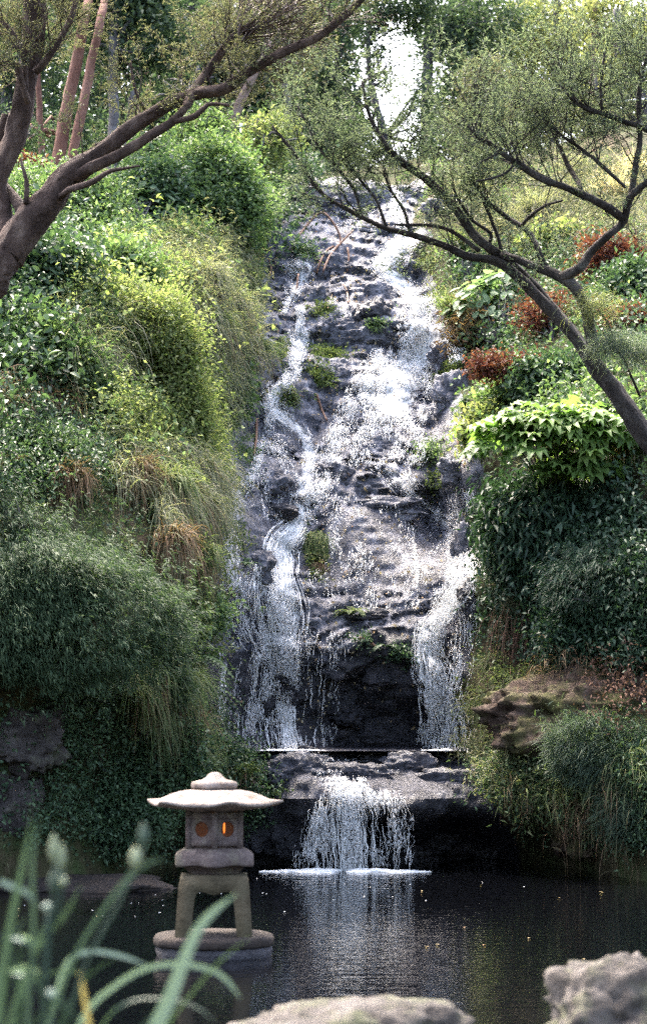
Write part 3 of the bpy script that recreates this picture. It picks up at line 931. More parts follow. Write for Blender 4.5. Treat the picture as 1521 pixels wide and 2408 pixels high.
# fallen leaves on the rock
mb = MB()
xs, zs = rng.uniform(-1.2, 1.7, 1500), rng.uniform(1.2, 9.5, 1500)
kp = gully(xs, zs) > .6
xs, zs = xs[kp], zs[kp]
leaves(mb, surf(xs, zs, .03), rng.normal(size=(len(xs), 3)), np.tile([0, -1, .6], (len(xs), 1)) + rng.normal(0, .3, (len(xs), 3)), rng.uniform(.025, .05, len(xs)), rng.uniform(.015, .03, len(xs)), .1)
o = mb.build('fallen_leaves', L['litter'], kind='stuff', label='scattered yellow and brown fallen leaves stuck to the wet rock')
o['category'] = 'leaf litter'
#==PART3==

# ------------------------------------------------------------------ stone lantern
LC = np.array([P(503, 2200, 11.1)[0], 11.1, .0])
U = .0007
lan = thing('stone_lantern', 'grey stone garden lantern on splayed legs standing in the pool, candle lit', 'lantern', LC)
Z0 = .118


def hexr(th, R, rot, rnd=.0):
    a = (th - rot + math.pi / 6) % (math.pi / 3) - math.pi / 6
    a2 = (th - rot) % (math.pi / 3) - math.pi / 6
    r = R * math.cos(math.pi / 6) / np.cos(a2)
    return r * (1 - rnd) + R * .93 * rnd


def loft(mb, rings, nth=72, cap=True):
    """rings: list of (radius(theta), z(theta)) callables or numbers, from the bottom up"""
    th = np.linspace(0, 2 * np.pi, nth, endpoint=False)
    V = []
    for r, z in rings:
        rr = r(th) if callable(r) else np.full(nth, r)
        zz = z(th) if callable(z) else np.full(nth, z)
        V.append(np.stack([LC[0] + rr * np.sin(th), LC[1] - rr * np.cos(th), zz], -1))
    V = np.array(V)
    n = len(rings)
    i = np.arange(n - 1)[:, None] * nth
    j = np.arange(nth)[None]
    k = (j + 1) % nth
    q = np.stack([i + j, i + k, i + nth + k, i + nth + j], -1).reshape(-1, 4)
    v = V.reshape(-1, 3)
    if cap:
        v = np.vstack([v, V[0].mean(0), V[-1].mean(0)])
        jj = np.arange(nth)
        kk = (jj + 1) % nth
        t = np.concatenate([np.stack([kk, jj, np.full(nth, n * nth)], -1), np.stack([(n - 1) * nth + jj, (n - 1) * nth + kk, np.full(nth, n * nth + 1)], -1)])
        mb.add(v, t, q)
    else:
        mb.add(v, None, q)


def hz_(R, rot=0, rnd=0):
    return lambda th: hexr(th, R, rot, rnd) * (1 + .008 * fbm(np.c_[np.cos(th) * 4, np.sin(th) * 4, th * 0 + R * 50], 3))


# slab in the water: two worn layers
mb = MB()
loft(mb, [(hz_(.33, .1, .75), -.3), (hz_(.355, .1, .75), .0), (hz_(.366, .1, .75), .03), (hz_(.362, .1, .75), .05), (hz_(.355, .1, .75), .062)])
mb.build('base_slab', M['dark_rock'], lan, smooth=False)
mb = MB()
loft(mb, [(hz_(.368, .1, .7), .0595), (hz_(.376, .1, .7), .068), (hz_(.376, .1, .7), .098), (hz_(.366, .1, .7), .112), (hz_(.34, .1, .7), Z0), (hz_(.1, .1, .7), Z0 + .002)])
mb.build('base_slab', M['slab'], lan, smooth=False)
# four legs joined by cusped arches
HW, HT, LEGT = .198, .335, .075
mb = MB()


def side_panel(mb, rotz):
    # columns of quads between outer and inner outline; x along the side, z up, y thickness
    xs_o = np.array([-1.03, -1.015, -1.0, -.985, -.965, -.90, -.80, -.55, -.28, 0, .28, .55, .80, .90, .965, .985, 1.0, 1.015, 1.03]) * HW
    zs_o = np.array([0, .25, .5, .72, .86, .95, .985, 1, 1, 1, 1, 1, .985, .95, .86, .72, .5, .25, 0]) * HT
    xs_i = np.array([-.66, -.62, -.59, -.56, -.54, -.50, -.42, -.30, -.16, 0, .16, .30, .42, .50, .54, .56, .59, .62, .66]) * HW
    zs_i = np.array([0, .2, .4, .56, .63, .70, .745, .735, .71, .685, .71, .735, .745, .70, .63, .56, .4, .2, 0]) * HT
    n = len(xs_o)
    splay = lambda z: .022 * (1 - z / HT)
    V = []
    for (xx, zz) in ((xs_o, zs_o), (xs_i, zs_i)):
        for dy in (0, 1):
            yy = -HW * .985 - splay(zz) + (dy * .062)
            if dy == 0:
                bulge = .006 * (zz / HT > .9)
                yy = yy + bulge
            V.append(np.stack([xx, np.broadcast_to(yy, xx.shape), zz + Z0], -1))
    V = np.concatenate(V)
    R_ = np.array([[math.cos(rotz), -math.sin(rotz), 0], [math.sin(rotz), math.cos(rotz), 0], [0, 0, 1]])
    V = V @ R_.T + [LC[0], LC[1], 0]
    i = np.arange(n - 1)
    of, ob, nf, nb = 0, n, 2 * n, 3 * n
    q = np.concatenate([np.stack([of + i, of + i + 1, nf + i + 1, nf + i], -1), np.stack([ob + i + 1, ob + i, nb + i, nb + i + 1], -1),
                        np.stack([of + i + 1, of + i, ob + i, ob + i + 1], -1), np.stack([nf + i, nf + i + 1, nb + i + 1, nb + i], -1)])
    mb.add(V, None, q)


for k in range(4):
    mb = MB()
    side_panel(mb, .05 + k * math.pi / 2 + (0 if k % 2 == 0 else 0))
    mb.build('leg_arch', M['lantern_moss'], lan)
ZT = Z0 + HT
mb = MB()
loft(mb, [(.185, ZT - .02), (.19, ZT), (.165, ZT + .004)], 40)
mb.build('top_plate', M['lantern_moss'], lan)
# hexagonal platform
mb = MB()
low = lambda th: ZT + .055 + .012 * np.abs(np.cos(3 * (th - .06))) ** 1.5 * -1 + .004
loft(mb, [(hz_(.150, .06), ZT - .002), (hz_(.165, .06), ZT + .012), (hz_(.20, .06), low), (hz_(.252, .06), low), (hz_(.257, .06), ZT + .062), (hz_(.255, .06), ZT + .112), (hz_(.248, .06), ZT + .120), (hz_(.195, .06), ZT + .146), (hz_(.15, .06), ZT + .148)])
mb.build('platform', M['lantern_stone'], lan)
# light chamber: posts, rails and round amber panes
ZC = ZT + .146
CH = .205
RC = .172


def obox(mb, c, ax, half):
    ax = np.array(ax, float)
    s = np.array([[x, y, z] for x in (-1, 1) for y in (-1, 1) for z in (-1, 1)]) * half
    q = [(0, 1, 3, 2), (4, 6, 7, 5), (0, 4, 5, 1), (2, 3, 7, 6), (0, 2, 6, 4), (1, 5, 7, 3)]
    mb.add(np.asarray(c) + s @ ax, None, q)


for k in range(6):
    th = .06 + k * math.pi / 3
    mb = MB()
    ax = [(math.cos(th), math.sin(th), 0), (-math.sin(th), math.cos(th), 0), (0, 0, 1)]
    obox(mb, (LC[0] + RC * .95 * math.sin(th), LC[1] - RC * .95 * math.cos(th), ZC + CH / 2 + .001), ax, (.017, .017, CH / 2))
    mb.build('post', M['lantern_stone'], lan)
    tm = th + math.pi / 6
    ap = RC * .866 * .95
    ax = [(math.cos(tm), math.sin(tm), 0), (-math.sin(tm), math.cos(tm), 0), (0, 0, 1)]
    for (zc, hh, nm) in ((ZC + .034, .018, 'lower_rail'), (ZC + CH - .018, .018, 'upper_rail')):
        mb = MB()
        obox(mb, (LC[0] + ap * math.sin(tm), LC[1] - ap * math.cos(tm), zc), ax, (RC * .40, .012, hh))
        mb.build(nm, M['lantern_stone'], lan)
    # pane panel with a round opening
    n = 32
    a = np.linspace(0, 2 * np.pi, n, endpoint=False)
    ro = .043
    hw, hh = RC * .40, (CH - .052 - .036) / 2
    zc = ZC + .052 + hh
    sq = np.stack([np.cos(a), np.sin(a)], -1)
    sq = sq / np.max(np.abs(sq), axis=1, keepdims=True) * [hw, hh]
    ci = np.stack([np.cos(a), np.sin(a)], -1) * ro
    W = []
    for dpt in (.006, -.008):
        for ring in (sq, ci):
            W.append(np.stack([ring[:, 0], np.full(n, -dpt), ring[:, 1]], -1))
    W = np.concatenate(W)
    R_ = np.array([ax[0], ax[1], ax[2]])
    i = np.arange(n)
    j = (i + 1) % n
    q = np.concatenate([np.stack([i, j, n + j, n + i], -1), np.stack([n + i, n + j, 3 * n + j, 3 * n + i], -1), np.stack([2 * n + j, 2 * n + i, 3 * n + i, 3 * n + j], -1)])
    mb = MB()
    cpan = np.array([LC[0] + ap * math.sin(tm), LC[1] - ap * math.cos(tm), zc])
    mb.add(W @ R_ + cpan, None, q)
    pan = mb.build('window_panel', M['lantern_stone'], lan)
    if 'amber' not in M:
        m, nd, lk, out = nodes_of('amber_glass')
        g = nd.new('ShaderNodeBsdfPrincipled')
        g.inputs['Base Color'].default_value = (.22, .075, .03, 1)
        g.inputs['Roughness'].default_value = .25
        tr = nd.new('ShaderNodeBsdfTransparent')
        tr.inputs['Color'].default_value = (.8, .42, .24, 1)
        ms = nd.new('ShaderNodeMixShader')
        ms.inputs[0].default_value = .25
        lk.new(tr.outputs[0], ms.inputs[1])
        lk.new(g.outputs[0], ms.inputs[2])
        lk.new(ms.outputs[0], out.inputs[0])
        M['amber'] = m
        m, nd, lk, out = nodes_of('flame')
        e = nd.new('ShaderNodeEmission')
        e.inputs['Color'].default_value = (1, .42, .1, 1)
        e.inputs['Strength'].default_value = .3
        lk.new(e.outputs[0], out.inputs[0])
        M['flame'] = m
    mb = MB()
    ring = np.stack([np.cos(a) * (ro + .004), np.zeros(n), np.sin(a) * (ro + .004)], -1)
    mb.add(np.vstack([ring, [[0, 0, 0]]]) @ R_ + cpan, np.stack([i, j, np.full(n, n)], -1))
    mb.build('pane', M['amber'], pan)
mb = MB()
loft(mb, [(hz_(.155, .06), ZC + .0005), (hz_(.15, .06), ZC + .012)])
mb.build('chamber_floor', M['lantern_stone'], lan)
d, f = ICO[3]
mb = MB()
fl = d * [.0055, .0055, .03]
fl[:, 2] += .012 * np.maximum(0, d[:, 2]) ** 2
mb.add(fl + [LC[0] + .058, LC[1] - .05, ZC + .115], f)
mb.build('flame', M['flame'], lan, smooth=True)
mb = MB()
tube(mb, [(LC[0] + .058, LC[1] - .05, ZC + .012), (LC[0] + .058, LC[1] - .05, ZC + .085)], .014, 12)
mb.build('candle', M['lantern_top'], lan)
pl = bpy.data.lights.new('candle_light', 'POINT')
pl.energy = .012
pl.color = (1, .45, .14)
pl.shadow_soft_size = .02
plo = bpy.data.objects.new('candle_light', pl)
COL.objects.link(plo)
plo.parent = lan
plo.location = (.0, -.02, ZC + .125)
# roof with upturned corners
ZR = ZC + CH + .016
CHX = 0
rot = math.radians(16)
th0 = rot
cornr = lambda th: np.abs(np.cos(1.5 * (((th - th0 + math.pi / 6) % (math.pi / 3)) - math.pi / 6) * 2)) ** 6


def rz(base, lift):
    return lambda th: base + lift * cornr(th)


def rr(R, ext=0):
    return lambda th: hexr(th, R, rot, .10) * (1 + ext * cornr(th)) * (1 + .006 * fbm(np.c_[np.cos(th) * 6, np.sin(th) * 6, th * 0 + R * 9], 3))


mb = MB()
loft(mb, [(rr(.15), ZR - .018), (rr(.19), ZR - .003), (rr(.30), ZR + .008), (rr(.385, .03), rz(ZR + .016, .020)), (rr(.404, .03), rz(ZR + .023, .022)), (rr(.402, .03), rz(ZR + .037, .018)), (rr(.375, .02), rz(ZR + .046, .010)),
          (rr(.33), rz(ZR + .060, -.001)), (rr(.28), ZR + .082), (rr(.22), ZR + .100), (rr(.17), ZR + .108), (.13, ZR + .112), (.06, ZR + .114)], 96)
mb.build('roof', M['lantern_top'], lan, smooth=True)
mb = MB()
wob = lambda R: (lambda th: R * (1 + .03 * np.cos(5 * th + 1) + .02 * np.cos(3 * th)))
loft(mb, [(wob(.11), ZR + 0.1145), (wob(.130), ZR + 0.1180), (wob(.134), ZR + 0.1380), (wob(.128), ZR + 0.1540), (wob(.10), ZR + 0.1620), (wob(.07), ZR + 0.1680), (.05, ZR + 0.1830), (.036, ZR + 0.2000), (.018, ZR + 0.2090), (.004, ZR + 0.2105)], 48)
mb.build('finial', M['lantern_top'], lan, smooth=True)

# ------------------------------------------------------------------ trees
def px_poly(pts, y):
    """control points (u, v, radius in picture units[, depth]) to world points and radii"""
    W, Rr = [], []
    for p in pts:
        yy = p[3] if len(p) > 3 else y
        W.append(P(p[0], p[1], yy))
        Rr.append(p[2] * yy / FPX)
    return np.array(W), np.array(Rr)


def grow(wood, tips, p, d, Ln, r, lvl, up=.12, kids=3, bend=.28):
    n = 4
    pts = [np.array(p)]
    for k in range(n):
        d = unit(d + rng.normal(0, bend, 3) + [0, 0, up])
        pts.append(pts[-1] + d * Ln / n)
    pts = np.array(pts)
    tube(wood, pts, np.linspace(r, r * .5, n + 1), 5 if r > .008 else 3, cap=False)
    if lvl == 0:
        tips.append(pts)
        return
    for k in range(kids):
        t = rng.uniform(.35, 1) * n
        i = min(int(t), n - 1)
        q = pts[i] + (pts[i + 1] - pts[i]) * (t - i)
        grow(wood, tips, q, unit(d + rng.normal(0, .75, 3)), Ln * rng.uniform(.5, .8), max(r * .5, .0013), lvl - 1, up, kids, bend)
    tips.append(pts[2:])


def tip_leaves(mb, tips, per, length, width, spread=.9, jitter=.012):
    S, D = [], []
    for t in tips:
        m = len(t)
        f = rng.random(per) * (m - 1)
        i = np.minimum(f.astype(int), m - 2)
        S.append(t[i] + (t[i + 1] - t[i]) * (f - i)[:, None])
        D.append(unit(t[i + 1] - t[i]))
    if not S:
        return
    S, D = np.concatenate(S), np.concatenate(D)
    N = len(S)
    S = S + rng.normal(0, jitter, (N, 3))
    leaves(mb, S, unit(D + rng.normal(0, spread, (N, 3))), rng.normal(0, 1, (N, 3)) + [0, 0, .8], length * rng.uniform(.6, 1.3, N), width * rng.uniform(.7, 1.3, N), .1, 'diamond')


def limb_tree(name, label, y, trunk, limbs, bark, leafmat, twigs, base, leaf=(.04, .009), per=16, lvl=2, kids=3, tl=.4, group=None, girth=1.0):
    """a tree whose limbs are followed one by one; twigs = list of (limb index or -1, count, t0, t1, up)"""
    W, Rr = px_poly(trunk, y)
    Rr = Rr * girth
    tr = thing(name, label, 'tree', base, group)
    pts, rad = resample(np.vstack([[base], W]) if base is not None else W, np.concatenate([[Rr[0] * 1.25], Rr]), .05)
    pts = pts + .012 * fbm(pts[:, None, :] * 2.5 + np.array([[0, 0, 0], [9, 0, 0], [0, 9, 0]])[None], 3)
    mb = MB()
    tube(mb, pts, rad, 18, .26)
    mb.build('trunk', bark, tr, smooth=True)
    polys = [(pts, rad)]
    for lb in limbs:
        W, Rr = px_poly(lb, y)
        Rr = Rr * girth
        p2, r2 = resample(W, Rr, .05)
        p2 = p2 + .010 * fbm(p2[:, None, :] * 4 + np.array([[0, 0, 0], [9, 0, 0], [0, 9, 0]])[None], 3)
        mb = MB()
        tube(mb, p2, r2, 12, .24)
        mb.build('branch', bark, tr, smooth=True)
        polys.append((p2, r2))
    wood, tips = MB(), []
    for (li, cnt, t0, t1, up, ln) in twigs:
        p2, r2 = polys[li + 1]
        for k in range(cnt):
            f = rng.uniform(t0, t1) * (len(p2) - 1)
            i = min(int(f), len(p2) - 2)
            d = unit(unit(p2[i + 1] - p2[i]) * .8 + rng.normal(0, .55, 3) + [0, 0, up])
            grow(wood, tips, p2[i], d, ln * rng.uniform(.7, 1.2), min(r2[i] * .5, .006), lvl, .08, kids)
    if wood.v:
        wood.build('twigs', bark, tr, kind='stuff')
    if leafmat is not None and tips:
        mb = MB()
        tip_leaves(mb, tips, per, *leaf)
        mb.build('crown', leafmat, tr, kind='stuff')
    return tr, tips


YR = 15.0
bR = hit(1700, 1220)[0]
limb_tree('manuka_tree', 'dark leaning tree on the right with crooked bare limbs reaching across the fall', YR,
          [(1640, 1150, 37), (1560, 1075, 33), (1500, 1000, 31), (1450, 925, 28), (1400, 860, 26), (1345, 790, 20), (1285, 722, 17), (1225, 655, 16), (1165, 612, 15), (1100, 600, 12), (1040, 576, 10), (960, 552, 9), (905, 535, 8), (850, 508, 7), (790, 478, 6.5), (745, 440, 6), (690, 360, 5), (640, 295, 3.5)],
          [
              [(1400, 850, 20), (1340, 775, 16, 15.1), (1270, 690, 15, 15.2), (1200, 612, 15, 15.2), (1160, 588, 15), (1110, 545, 14), (1060, 480, 13), (1020, 440, 12), (970, 400, 11), (910, 350, 9), (870, 270, 6), (850, 190, 4)],
              [(1398, 850, 20), (1385, 770, 18, 14.8), (1365, 700, 18, 14.7), (1325, 655, 18, 14.7), (1275, 632, 13, 14.8), (1230, 615, 12, 14.9), (1180, 600, 12)],
              [(1320, 652, 17, 14.7), (1365, 628, 15, 14.6), (1390, 590, 14, 14.6), (1425, 555, 13, 14.5), (1465, 520, 12, 14.5), (1478, 465, 12, 14.4), (1530, 415, 10, 14.3)],
              [(1468, 518, 13, 14.5), (1405, 475, 13, 14.4), (1350, 450, 12, 14.4), (1280, 425, 10, 14.3), (1210, 382, 9, 14.2), (1160, 345, 8, 14.2), (1120, 320, 6, 14.2), (1085, 270, 3.5, 14.2)],
              [(1470, 500, 10, 14.5), (1485, 440, 9, 14.5), (1502, 330, 8, 14.5), (1500, 250, 7, 14.5), (1508, 180, 6, 14.5), (1530, 90, 4, 14.5)],
              [(1362, 452, 8, 14.4), (1358, 430, 8, 14.5), (1335, 395, 7, 14.6), (1302, 312, 6, 14.7), (1290, 240, 4, 14.8)],
              [(1470, 440, 6, 14.4), (1430, 400, 6, 14.4), (1380, 360, 6, 14.4), (1312, 312, 5, 14.4), (1260, 260, 3, 14.4)],
              [(1640, 380, 12, 14.6), (1521, 305, 10, 14.5), (1475, 290, 9, 14.4), (1420, 270, 8, 14.4), (1355, 245, 6, 14.3), (1300, 190, 3, 14.3)],
              [(1416, 268, 6, 14.4), (1412, 210, 5, 14.4), (1420, 120, 3, 14.4)],
              [(1285, 632, 10, 14.8), (1270, 595, 9, 14.8), (1250, 555, 9, 14.9), (1225, 532, 8, 14.9), (1190, 510, 8, 15), (1145, 475, 7, 15), (1118, 440, 5, 15), (1100, 390, 3, 15)],
              [(1225, 532, 6, 14.9), (1250, 505, 6, 14.8), (1278, 483, 5, 14.8), (1320, 470, 3, 14.7)],
              [(1182, 596, 6), (1160, 530, 6), (1135, 475, 5), (1120, 430, 3)],
              [(1150, 580, 6), (1155, 550, 6), (1110, 518, 5), (1080, 475, 5), (1060, 430, 3)],
              [(1130, 590, 7), (1080, 555, 7), (1030, 535, 6), (970, 530, 5), (925, 530, 3)],
              [(962, 552, 5), (950, 500, 5), (920, 450, 4), (900, 400, 2.5)],
              [(905, 532, 5), (880, 465, 4.5), (845, 420, 4), (815, 370, 2.5)],
              [(850, 505, 5), (835, 450, 5), (790, 390, 4.5), (750, 345, 4), (700, 250, 2.5)],
              [(1130, 325, 4, 14.2), (1180, 350, 4, 14.1), (1155, 370, 3.5, 14.1), (1120, 385, 3, 14.1)],
              [(1212, 384, 4, 14.2), (1180, 412, 4, 14.1), (1120, 425, 3, 14)],
          ], M['bark_dark'], L['manuka'],
          [(-1, 22, .62, 1, .3, .42), (0, 30, .5, 1, .45, .45), (2, 8, .5, 1, .4, .4), (3, 34, .35, 1, .55, .5), (4, 16, .2, 1, .3, .45), (5, 14, .3, 1, .4, .45), (6, 16, .2, 1, .5, .45), (7, 24, .2, 1, .4, .5), (8, 12, .2, 1, .2, .4), (9, 14, .5, 1, .5, .4), (11, 6, .5, 1, .4, .35), (12, 6, .5, 1, .4, .35), (14, 8, .4, 1, .4, .35), (15, 8, .4, 1, .4, .35), (16, 12, .4, 1, .4, .4)],
          bR, (.04, .007), 12, 2, 3, girth=.78)

# foliage tufts low on the same side: young plant with thread-like leaves
YL = 14.0
bL = hit(-190, 900)[0]
limb_tree('manuka_tree', 'rough brown tree leaning in from the left, long limb rising to the top', YL,
          [(-130, 800, 52, 14.6), (-45, 690, 46), (20, 592, 42), (65, 530, 38), (125, 465, 33), (165, 408, 26), (240, 350, 19), (330, 290, 17), (400, 243, 16), (460, 217, 15), (530, 205, 13), (590, 166, 11), (660, 130, 11), (760, 80, 10), (830, 20, 9), (880, -40, 7)],
          [
              [(175, 420, 18), (215, 392, 15, 13.9), (260, 374, 13, 13.9), (330, 335, 12, 13.9), (400, 288, 11, 13.9), (432, 255, 10, 13.9), (455, 215, 12, 14), (490, 165, 12, 14.1), (535, 100, 12, 14.1), (556, 84, 10, 14.1)],
              [(408, 284, 7, 13.9), (460, 270, 7, 13.8), (488, 243, 5, 13.8), (540, 245, 3, 13.8)],
              [(135, 470, 8), (165, 448, 8, 13.8), (220, 430, 7, 13.7), (262, 402, 5, 13.7), (330, 390, 2.5, 13.7)],
              [(30, 600, 32, 14.2), (10, 520, 24, 14.3), (-5, 430, 25, 14.3), (20, 360, 26, 14.3), (45, 290, 26, 14.3), (62, 200, 25, 14.3), (76, 100, 25, 14.3), (82, 0, 24, 14.3), (85, -80, 22, 14.3)],
              [(80, 168, 11, 14.2), (108, 145, 10, 14.2), (135, 110, 9, 14.2), (165, 52, 8, 14.2), (182, -10, 7, 14.2)],
              [(62, 215, 7, 14.1), (50, 110, 6, 14), (0, 40, 5, 14), (-40, 0, 4, 14)],
              [(66, 245, 8, 14.1), (38, 150, 7, 14), (28, 155, 6, 14)],
              [(60, 480, 7, 13.9), (62, 430, 6, 13.9), (50, 380, 4, 13.9)],
              [(58, 510, 16, 14.2), (36, 470, 15, 14.3), (10, 440, 14, 14.4), (-30, 380, 13, 14.5)],
              [(20, 270, 12, 14.6), (0, 330, 12, 14.6), (-30, 420, 12, 14.6)],
              [(345, 265, 4, 14.2), (325, 235, 4, 14.2), (312, 180, 3.5, 14.2), (310, 140, 2, 14.2)],
          ], M['bark_brown'], L['far_brown'],
          [(-1, 26, .6, 1, .5, .42), (0, 10, .75, 1, .4, .4), (4, 14, .3, 1, .2, .45), (5, 10, .2, 1, .2, .45), (3, 14, .55, 1, .3, .5), (6, 6, .3, 1, .2, .4)],
          bL, (.034, .007), 20, 2, 3)

# broom of bare purple twigs on the left tree's limb and the grey-green sprays round it
wood, tips = MB(), []
hub = P(556, 86, 14.1)
for k in range(46):
    a = rng.uniform(-.25, 1.55)
    d = np.array([math.cos(a), rng.normal(0, .25), math.sin(a) * .55])
    grow(wood, tips, hub + rng.normal(0, .03, 3), unit(d), rng.uniform(.45, .95), .006, 1, .05, 5, .12)
tb = thing('twig_broom', 'broom of bare purple brown twigs on the left limb at the top', 'twigs', hub)
wood.build('twigs', M['twig_purple'], tb, kind='stuff')
mb = MB()
tip_leaves(mb, tips, 9, .03, .006)
mb.build('foliage', M['twig_purple'], tb, kind='stuff')


def volume_leaves(mb, c, r, n, per, leaf, width, lump=2.4, hollow=.35, seed=0, up=.7):
    """leaves in clumps through an ellipsoid, with gaps"""
    m = max(1, n // per)
    d = unit(rng.normal(size=(m * 3, 3)))
    rad = np.cbrt(rng.uniform(hollow ** 3, 1, m * 3))
    p = d * rad[:, None]
    keep = fbm(p * lump + seed * 7.7, 3) > -.12
    p = p[keep][:m]
    p = p * (1 + .2 * fbm(unit(p) * 2.3 + seed, 2))[:, None]
    C = np.asarray(c) + p * r
    N = len(C) * per
    S = np.repeat(C, per, 0) + rng.normal(0, leaf * 1.3, (N, 3))
    leaves(mb, S, rng.normal(0, 1, (N, 3)) + [0, 0, -.25], rng.normal(0, .7, (N, 3)) + [0, 0, up], leaf * rng.uniform(.6, 1.3, N), width * rng.uniform(.7, 1.3, N), .12, 'diamond')
    return C


def crown_tree(name, label, trunk, crowns, bark, leafmat, leaf=(.09, .045), per=9, group=None, cat='tree'):
    """trunk: (u, v, radius, depth); crowns: (u, v, ru, rv, depth, leaves)"""
    W = np.array([P(p[0], p[1], p[3]) for p in trunk])
    Rr = np.array([p[2] * p[3] / FPX for p in trunk])
    base = W[0].copy()
    g = min(float(F(W[0, 0], W[0, 2])), 99)
    tr = thing(name, label, cat, base, group)
    pts, rad = resample(W, Rr, .15)
    pts = pts + .03 * fbm(pts[:, None, :] * 1.2 + np.array([[0, 0, 0], [9, 0, 0], [0, 9, 0]])[None], 3)
    mb = MB()
    tube(mb, pts, rad, 10, .12)
    mb.build('trunk', bark, tr, smooth=True)
    wood, lv = MB(), MB()
    for k, (u, v, ru, rv, y, n) in enumerate(crowns):
        c = P(u, v, y)
        r = np.array([ru * y / FPX, ru * y / FPX * .6, rv * y / FPX])
        C = volume_leaves(lv, c, r, n, per, leaf[0], leaf[1], seed=k + len(label))
        i = np.argmin(np.linalg.norm(pts - (c - [0, 0, r[2] * .5]), axis=1))
        for t in C[rng.integers(0, len(C), 9)]:
            mid = (pts[i] + t) / 2 + rng.normal(0, .12, 3)
            q, rq = resample(np.array([pts[i], mid, t]), np.array([min(rad[i] * .5, .035), .018, .006]), .3)
            tube(wood, q, rq, 5, cap=False)
    wood.build('limbs', bark, tr, kind='stuff')
    lv.build('crown', leafmat, tr, kind='stuff')
    return tr


crown_tree('tree', 'slim tree with reddish trunk, the thicker of two leaning together at upper left', [(120, 470, 17, 22.6), (135, 395, 16, 22.6), (155, 275, 16, 22.6), (185, 125, 14, 22.6), (205, 30, 12, 22.6), (230, -120, 8, 24)], [(230, -60, 150, 120, 24, 2600)], M['bark_red'], L['far'])
crown_tree('tree', 'thinner reddish trunk leaning beside a thicker one at upper left', [(160, 460, 12, 22.4), (172, 355, 12, 22.4), (195, 250, 12, 22.4), (218, 140, 11, 22.4), (245, 40, 10, 22.4), (262, -120, 7, 23.6)], [(290, -50, 140, 110, 23.6, 2200)], M['bark_red'], L['far'])
crown_tree('tree', 'straight dark grey trunk rising behind the long brown limb', [(225, 620, 16, 23), (245, 520, 16, 23), (262, 430, 15, 23), (265, 300, 13, 23.2), (268, 160, 12, 23.4), (275, -100, 9, 23.6)], [(330, 80, 150, 110, 23.6, 3600), (230, -40, 150, 90, 23.6, 1800)], M['bark_grey'], L['far'])
crown_tree('tree', 'pale brown leaning trunk in the green thicket left of the fall', [(490, 440, 12, 27.5), (515, 370, 12, 27.5), (545, 280, 12, 27.5), (572, 222, 11, 27.5), (640, 100, 8, 27.5)], [(620, 90, 150, 130, 28, 4200), (500, 150, 110, 90, 28, 2400)], M['bark_pale'], L['far_brown'])
crown_tree('tree', 'thin bent stem standing in shade above the left thicket', [(385, 420, 7, 27), (412, 345, 7, 27), (430, 290, 6, 27), (470, 150, 5, 27)], [(430, 230, 120, 110, 28, 4200)], M['bark_grey'], L['far'])
crown_tree('tree', 'far tree with dark crown at the top left corner', [(20, 480, 16, 36), (15, 300, 15, 36), (20, 0, 12, 36)], [(40, 120, 160, 170, 36, 4200), (-60, 330, 130, 110, 36, 2600), (120, 330, 110, 100, 36, 2400)], M['bark_grey'], L['far'], (.13, .06))
crown_tree('tree', 'far tree seen between the reddish trunks', [(330, 470, 12, 38), (325, 300, 12, 38), (330, 0, 9, 38)], [(300, 200, 150, 180, 38, 4600), (440, 330, 130, 110, 37, 4200), (200, 30, 130, 110, 38, 2200)], M['bark_grey'], L['far'], (.13, .06))
crown_tree('tree', 'slender forked tree left of the bright sky gap', [(700, 440, 9, 33), (735, 330, 8, 33), (770, 230, 7, 33), (800, 120, 6, 33), (820, -60, 4, 33)], [(740, 170, 110, 130, 33, 4400), (690, 330, 100, 90, 33, 3600), (800, 40, 80, 70, 33, 1600)], M['bark_grey'], L['far'], (.09, .04))
crown_tree('tree', 'slender dark stem in the bright sky gap', [(925, 420, 10, 34), (905, 320, 9, 34), (880, 230, 8, 34), (865, 120, 6, 34), (860, -40, 4, 34)], [(850, 330, 60, 70, 34, 1500), (865, 60, 60, 50, 34, 900), (945, 15, 110, 60, 34, 4200), (895, 150, 45, 90, 34, 900), (985, 250, 36, 120, 34, 1100), (930, 390, 60, 30, 34, 900)], M['bark_grey'], L['far'], (.09, .035))
crown_tree('tree', 'straight greenish trunk on the right rim of the sky gap', [(1005, 440, 15, 36), (1003, 330, 15, 36), (1005, 180, 14, 36), (1010, 60, 12, 36), (1015, -60, 9, 36)], [(1080, 190, 95, 170, 36, 5200), (1010, 60, 70, 80, 36, 1500), (1060, 360, 90, 60, 35, 2600), (1150, 40, 110, 90, 36, 2400)], M['bark_grey'], L['far'], (.1, .045))
crown_tree('tree', 'tree with yellow green crown at the upper right', [(1300, 400, 13, 42), (1300, 250, 12, 42), (1310, 0, 8, 42)], [(1300, 90, 150, 130, 42, 4600), (1230, 260, 110, 100, 42, 2800), (1380, 200, 90, 80, 42, 1600)], M['bark_grey'], L['far_yellow'], (.13, .06))
crown_tree('tree', 'pinkish straight trunk under the yellow crown at right', [(1385, 420, 11, 38), (1390, 300, 10, 38), (1395, 200, 9, 38), (1400, 0, 8, 38)], [(1450, 60, 110, 90, 38, 3200)], M['bark_pale'], L['far_yellow'], (.12, .055))
crown_tree('tree', 'old grey tree with broad curving limb at the right edge', [(1560, 420, 30, 37), (1530, 290, 26, 37), (1490, 210, 18, 37), (1460, 130, 12, 37), (1450, 20, 8, 37)], [(1500, 130, 90, 110, 37, 2600), (1420, 300, 80, 60, 37, 1500), (1520, 340, 80, 60, 37, 1500)], M['bark_grey'], L['far_yellow'], (.1, .045))
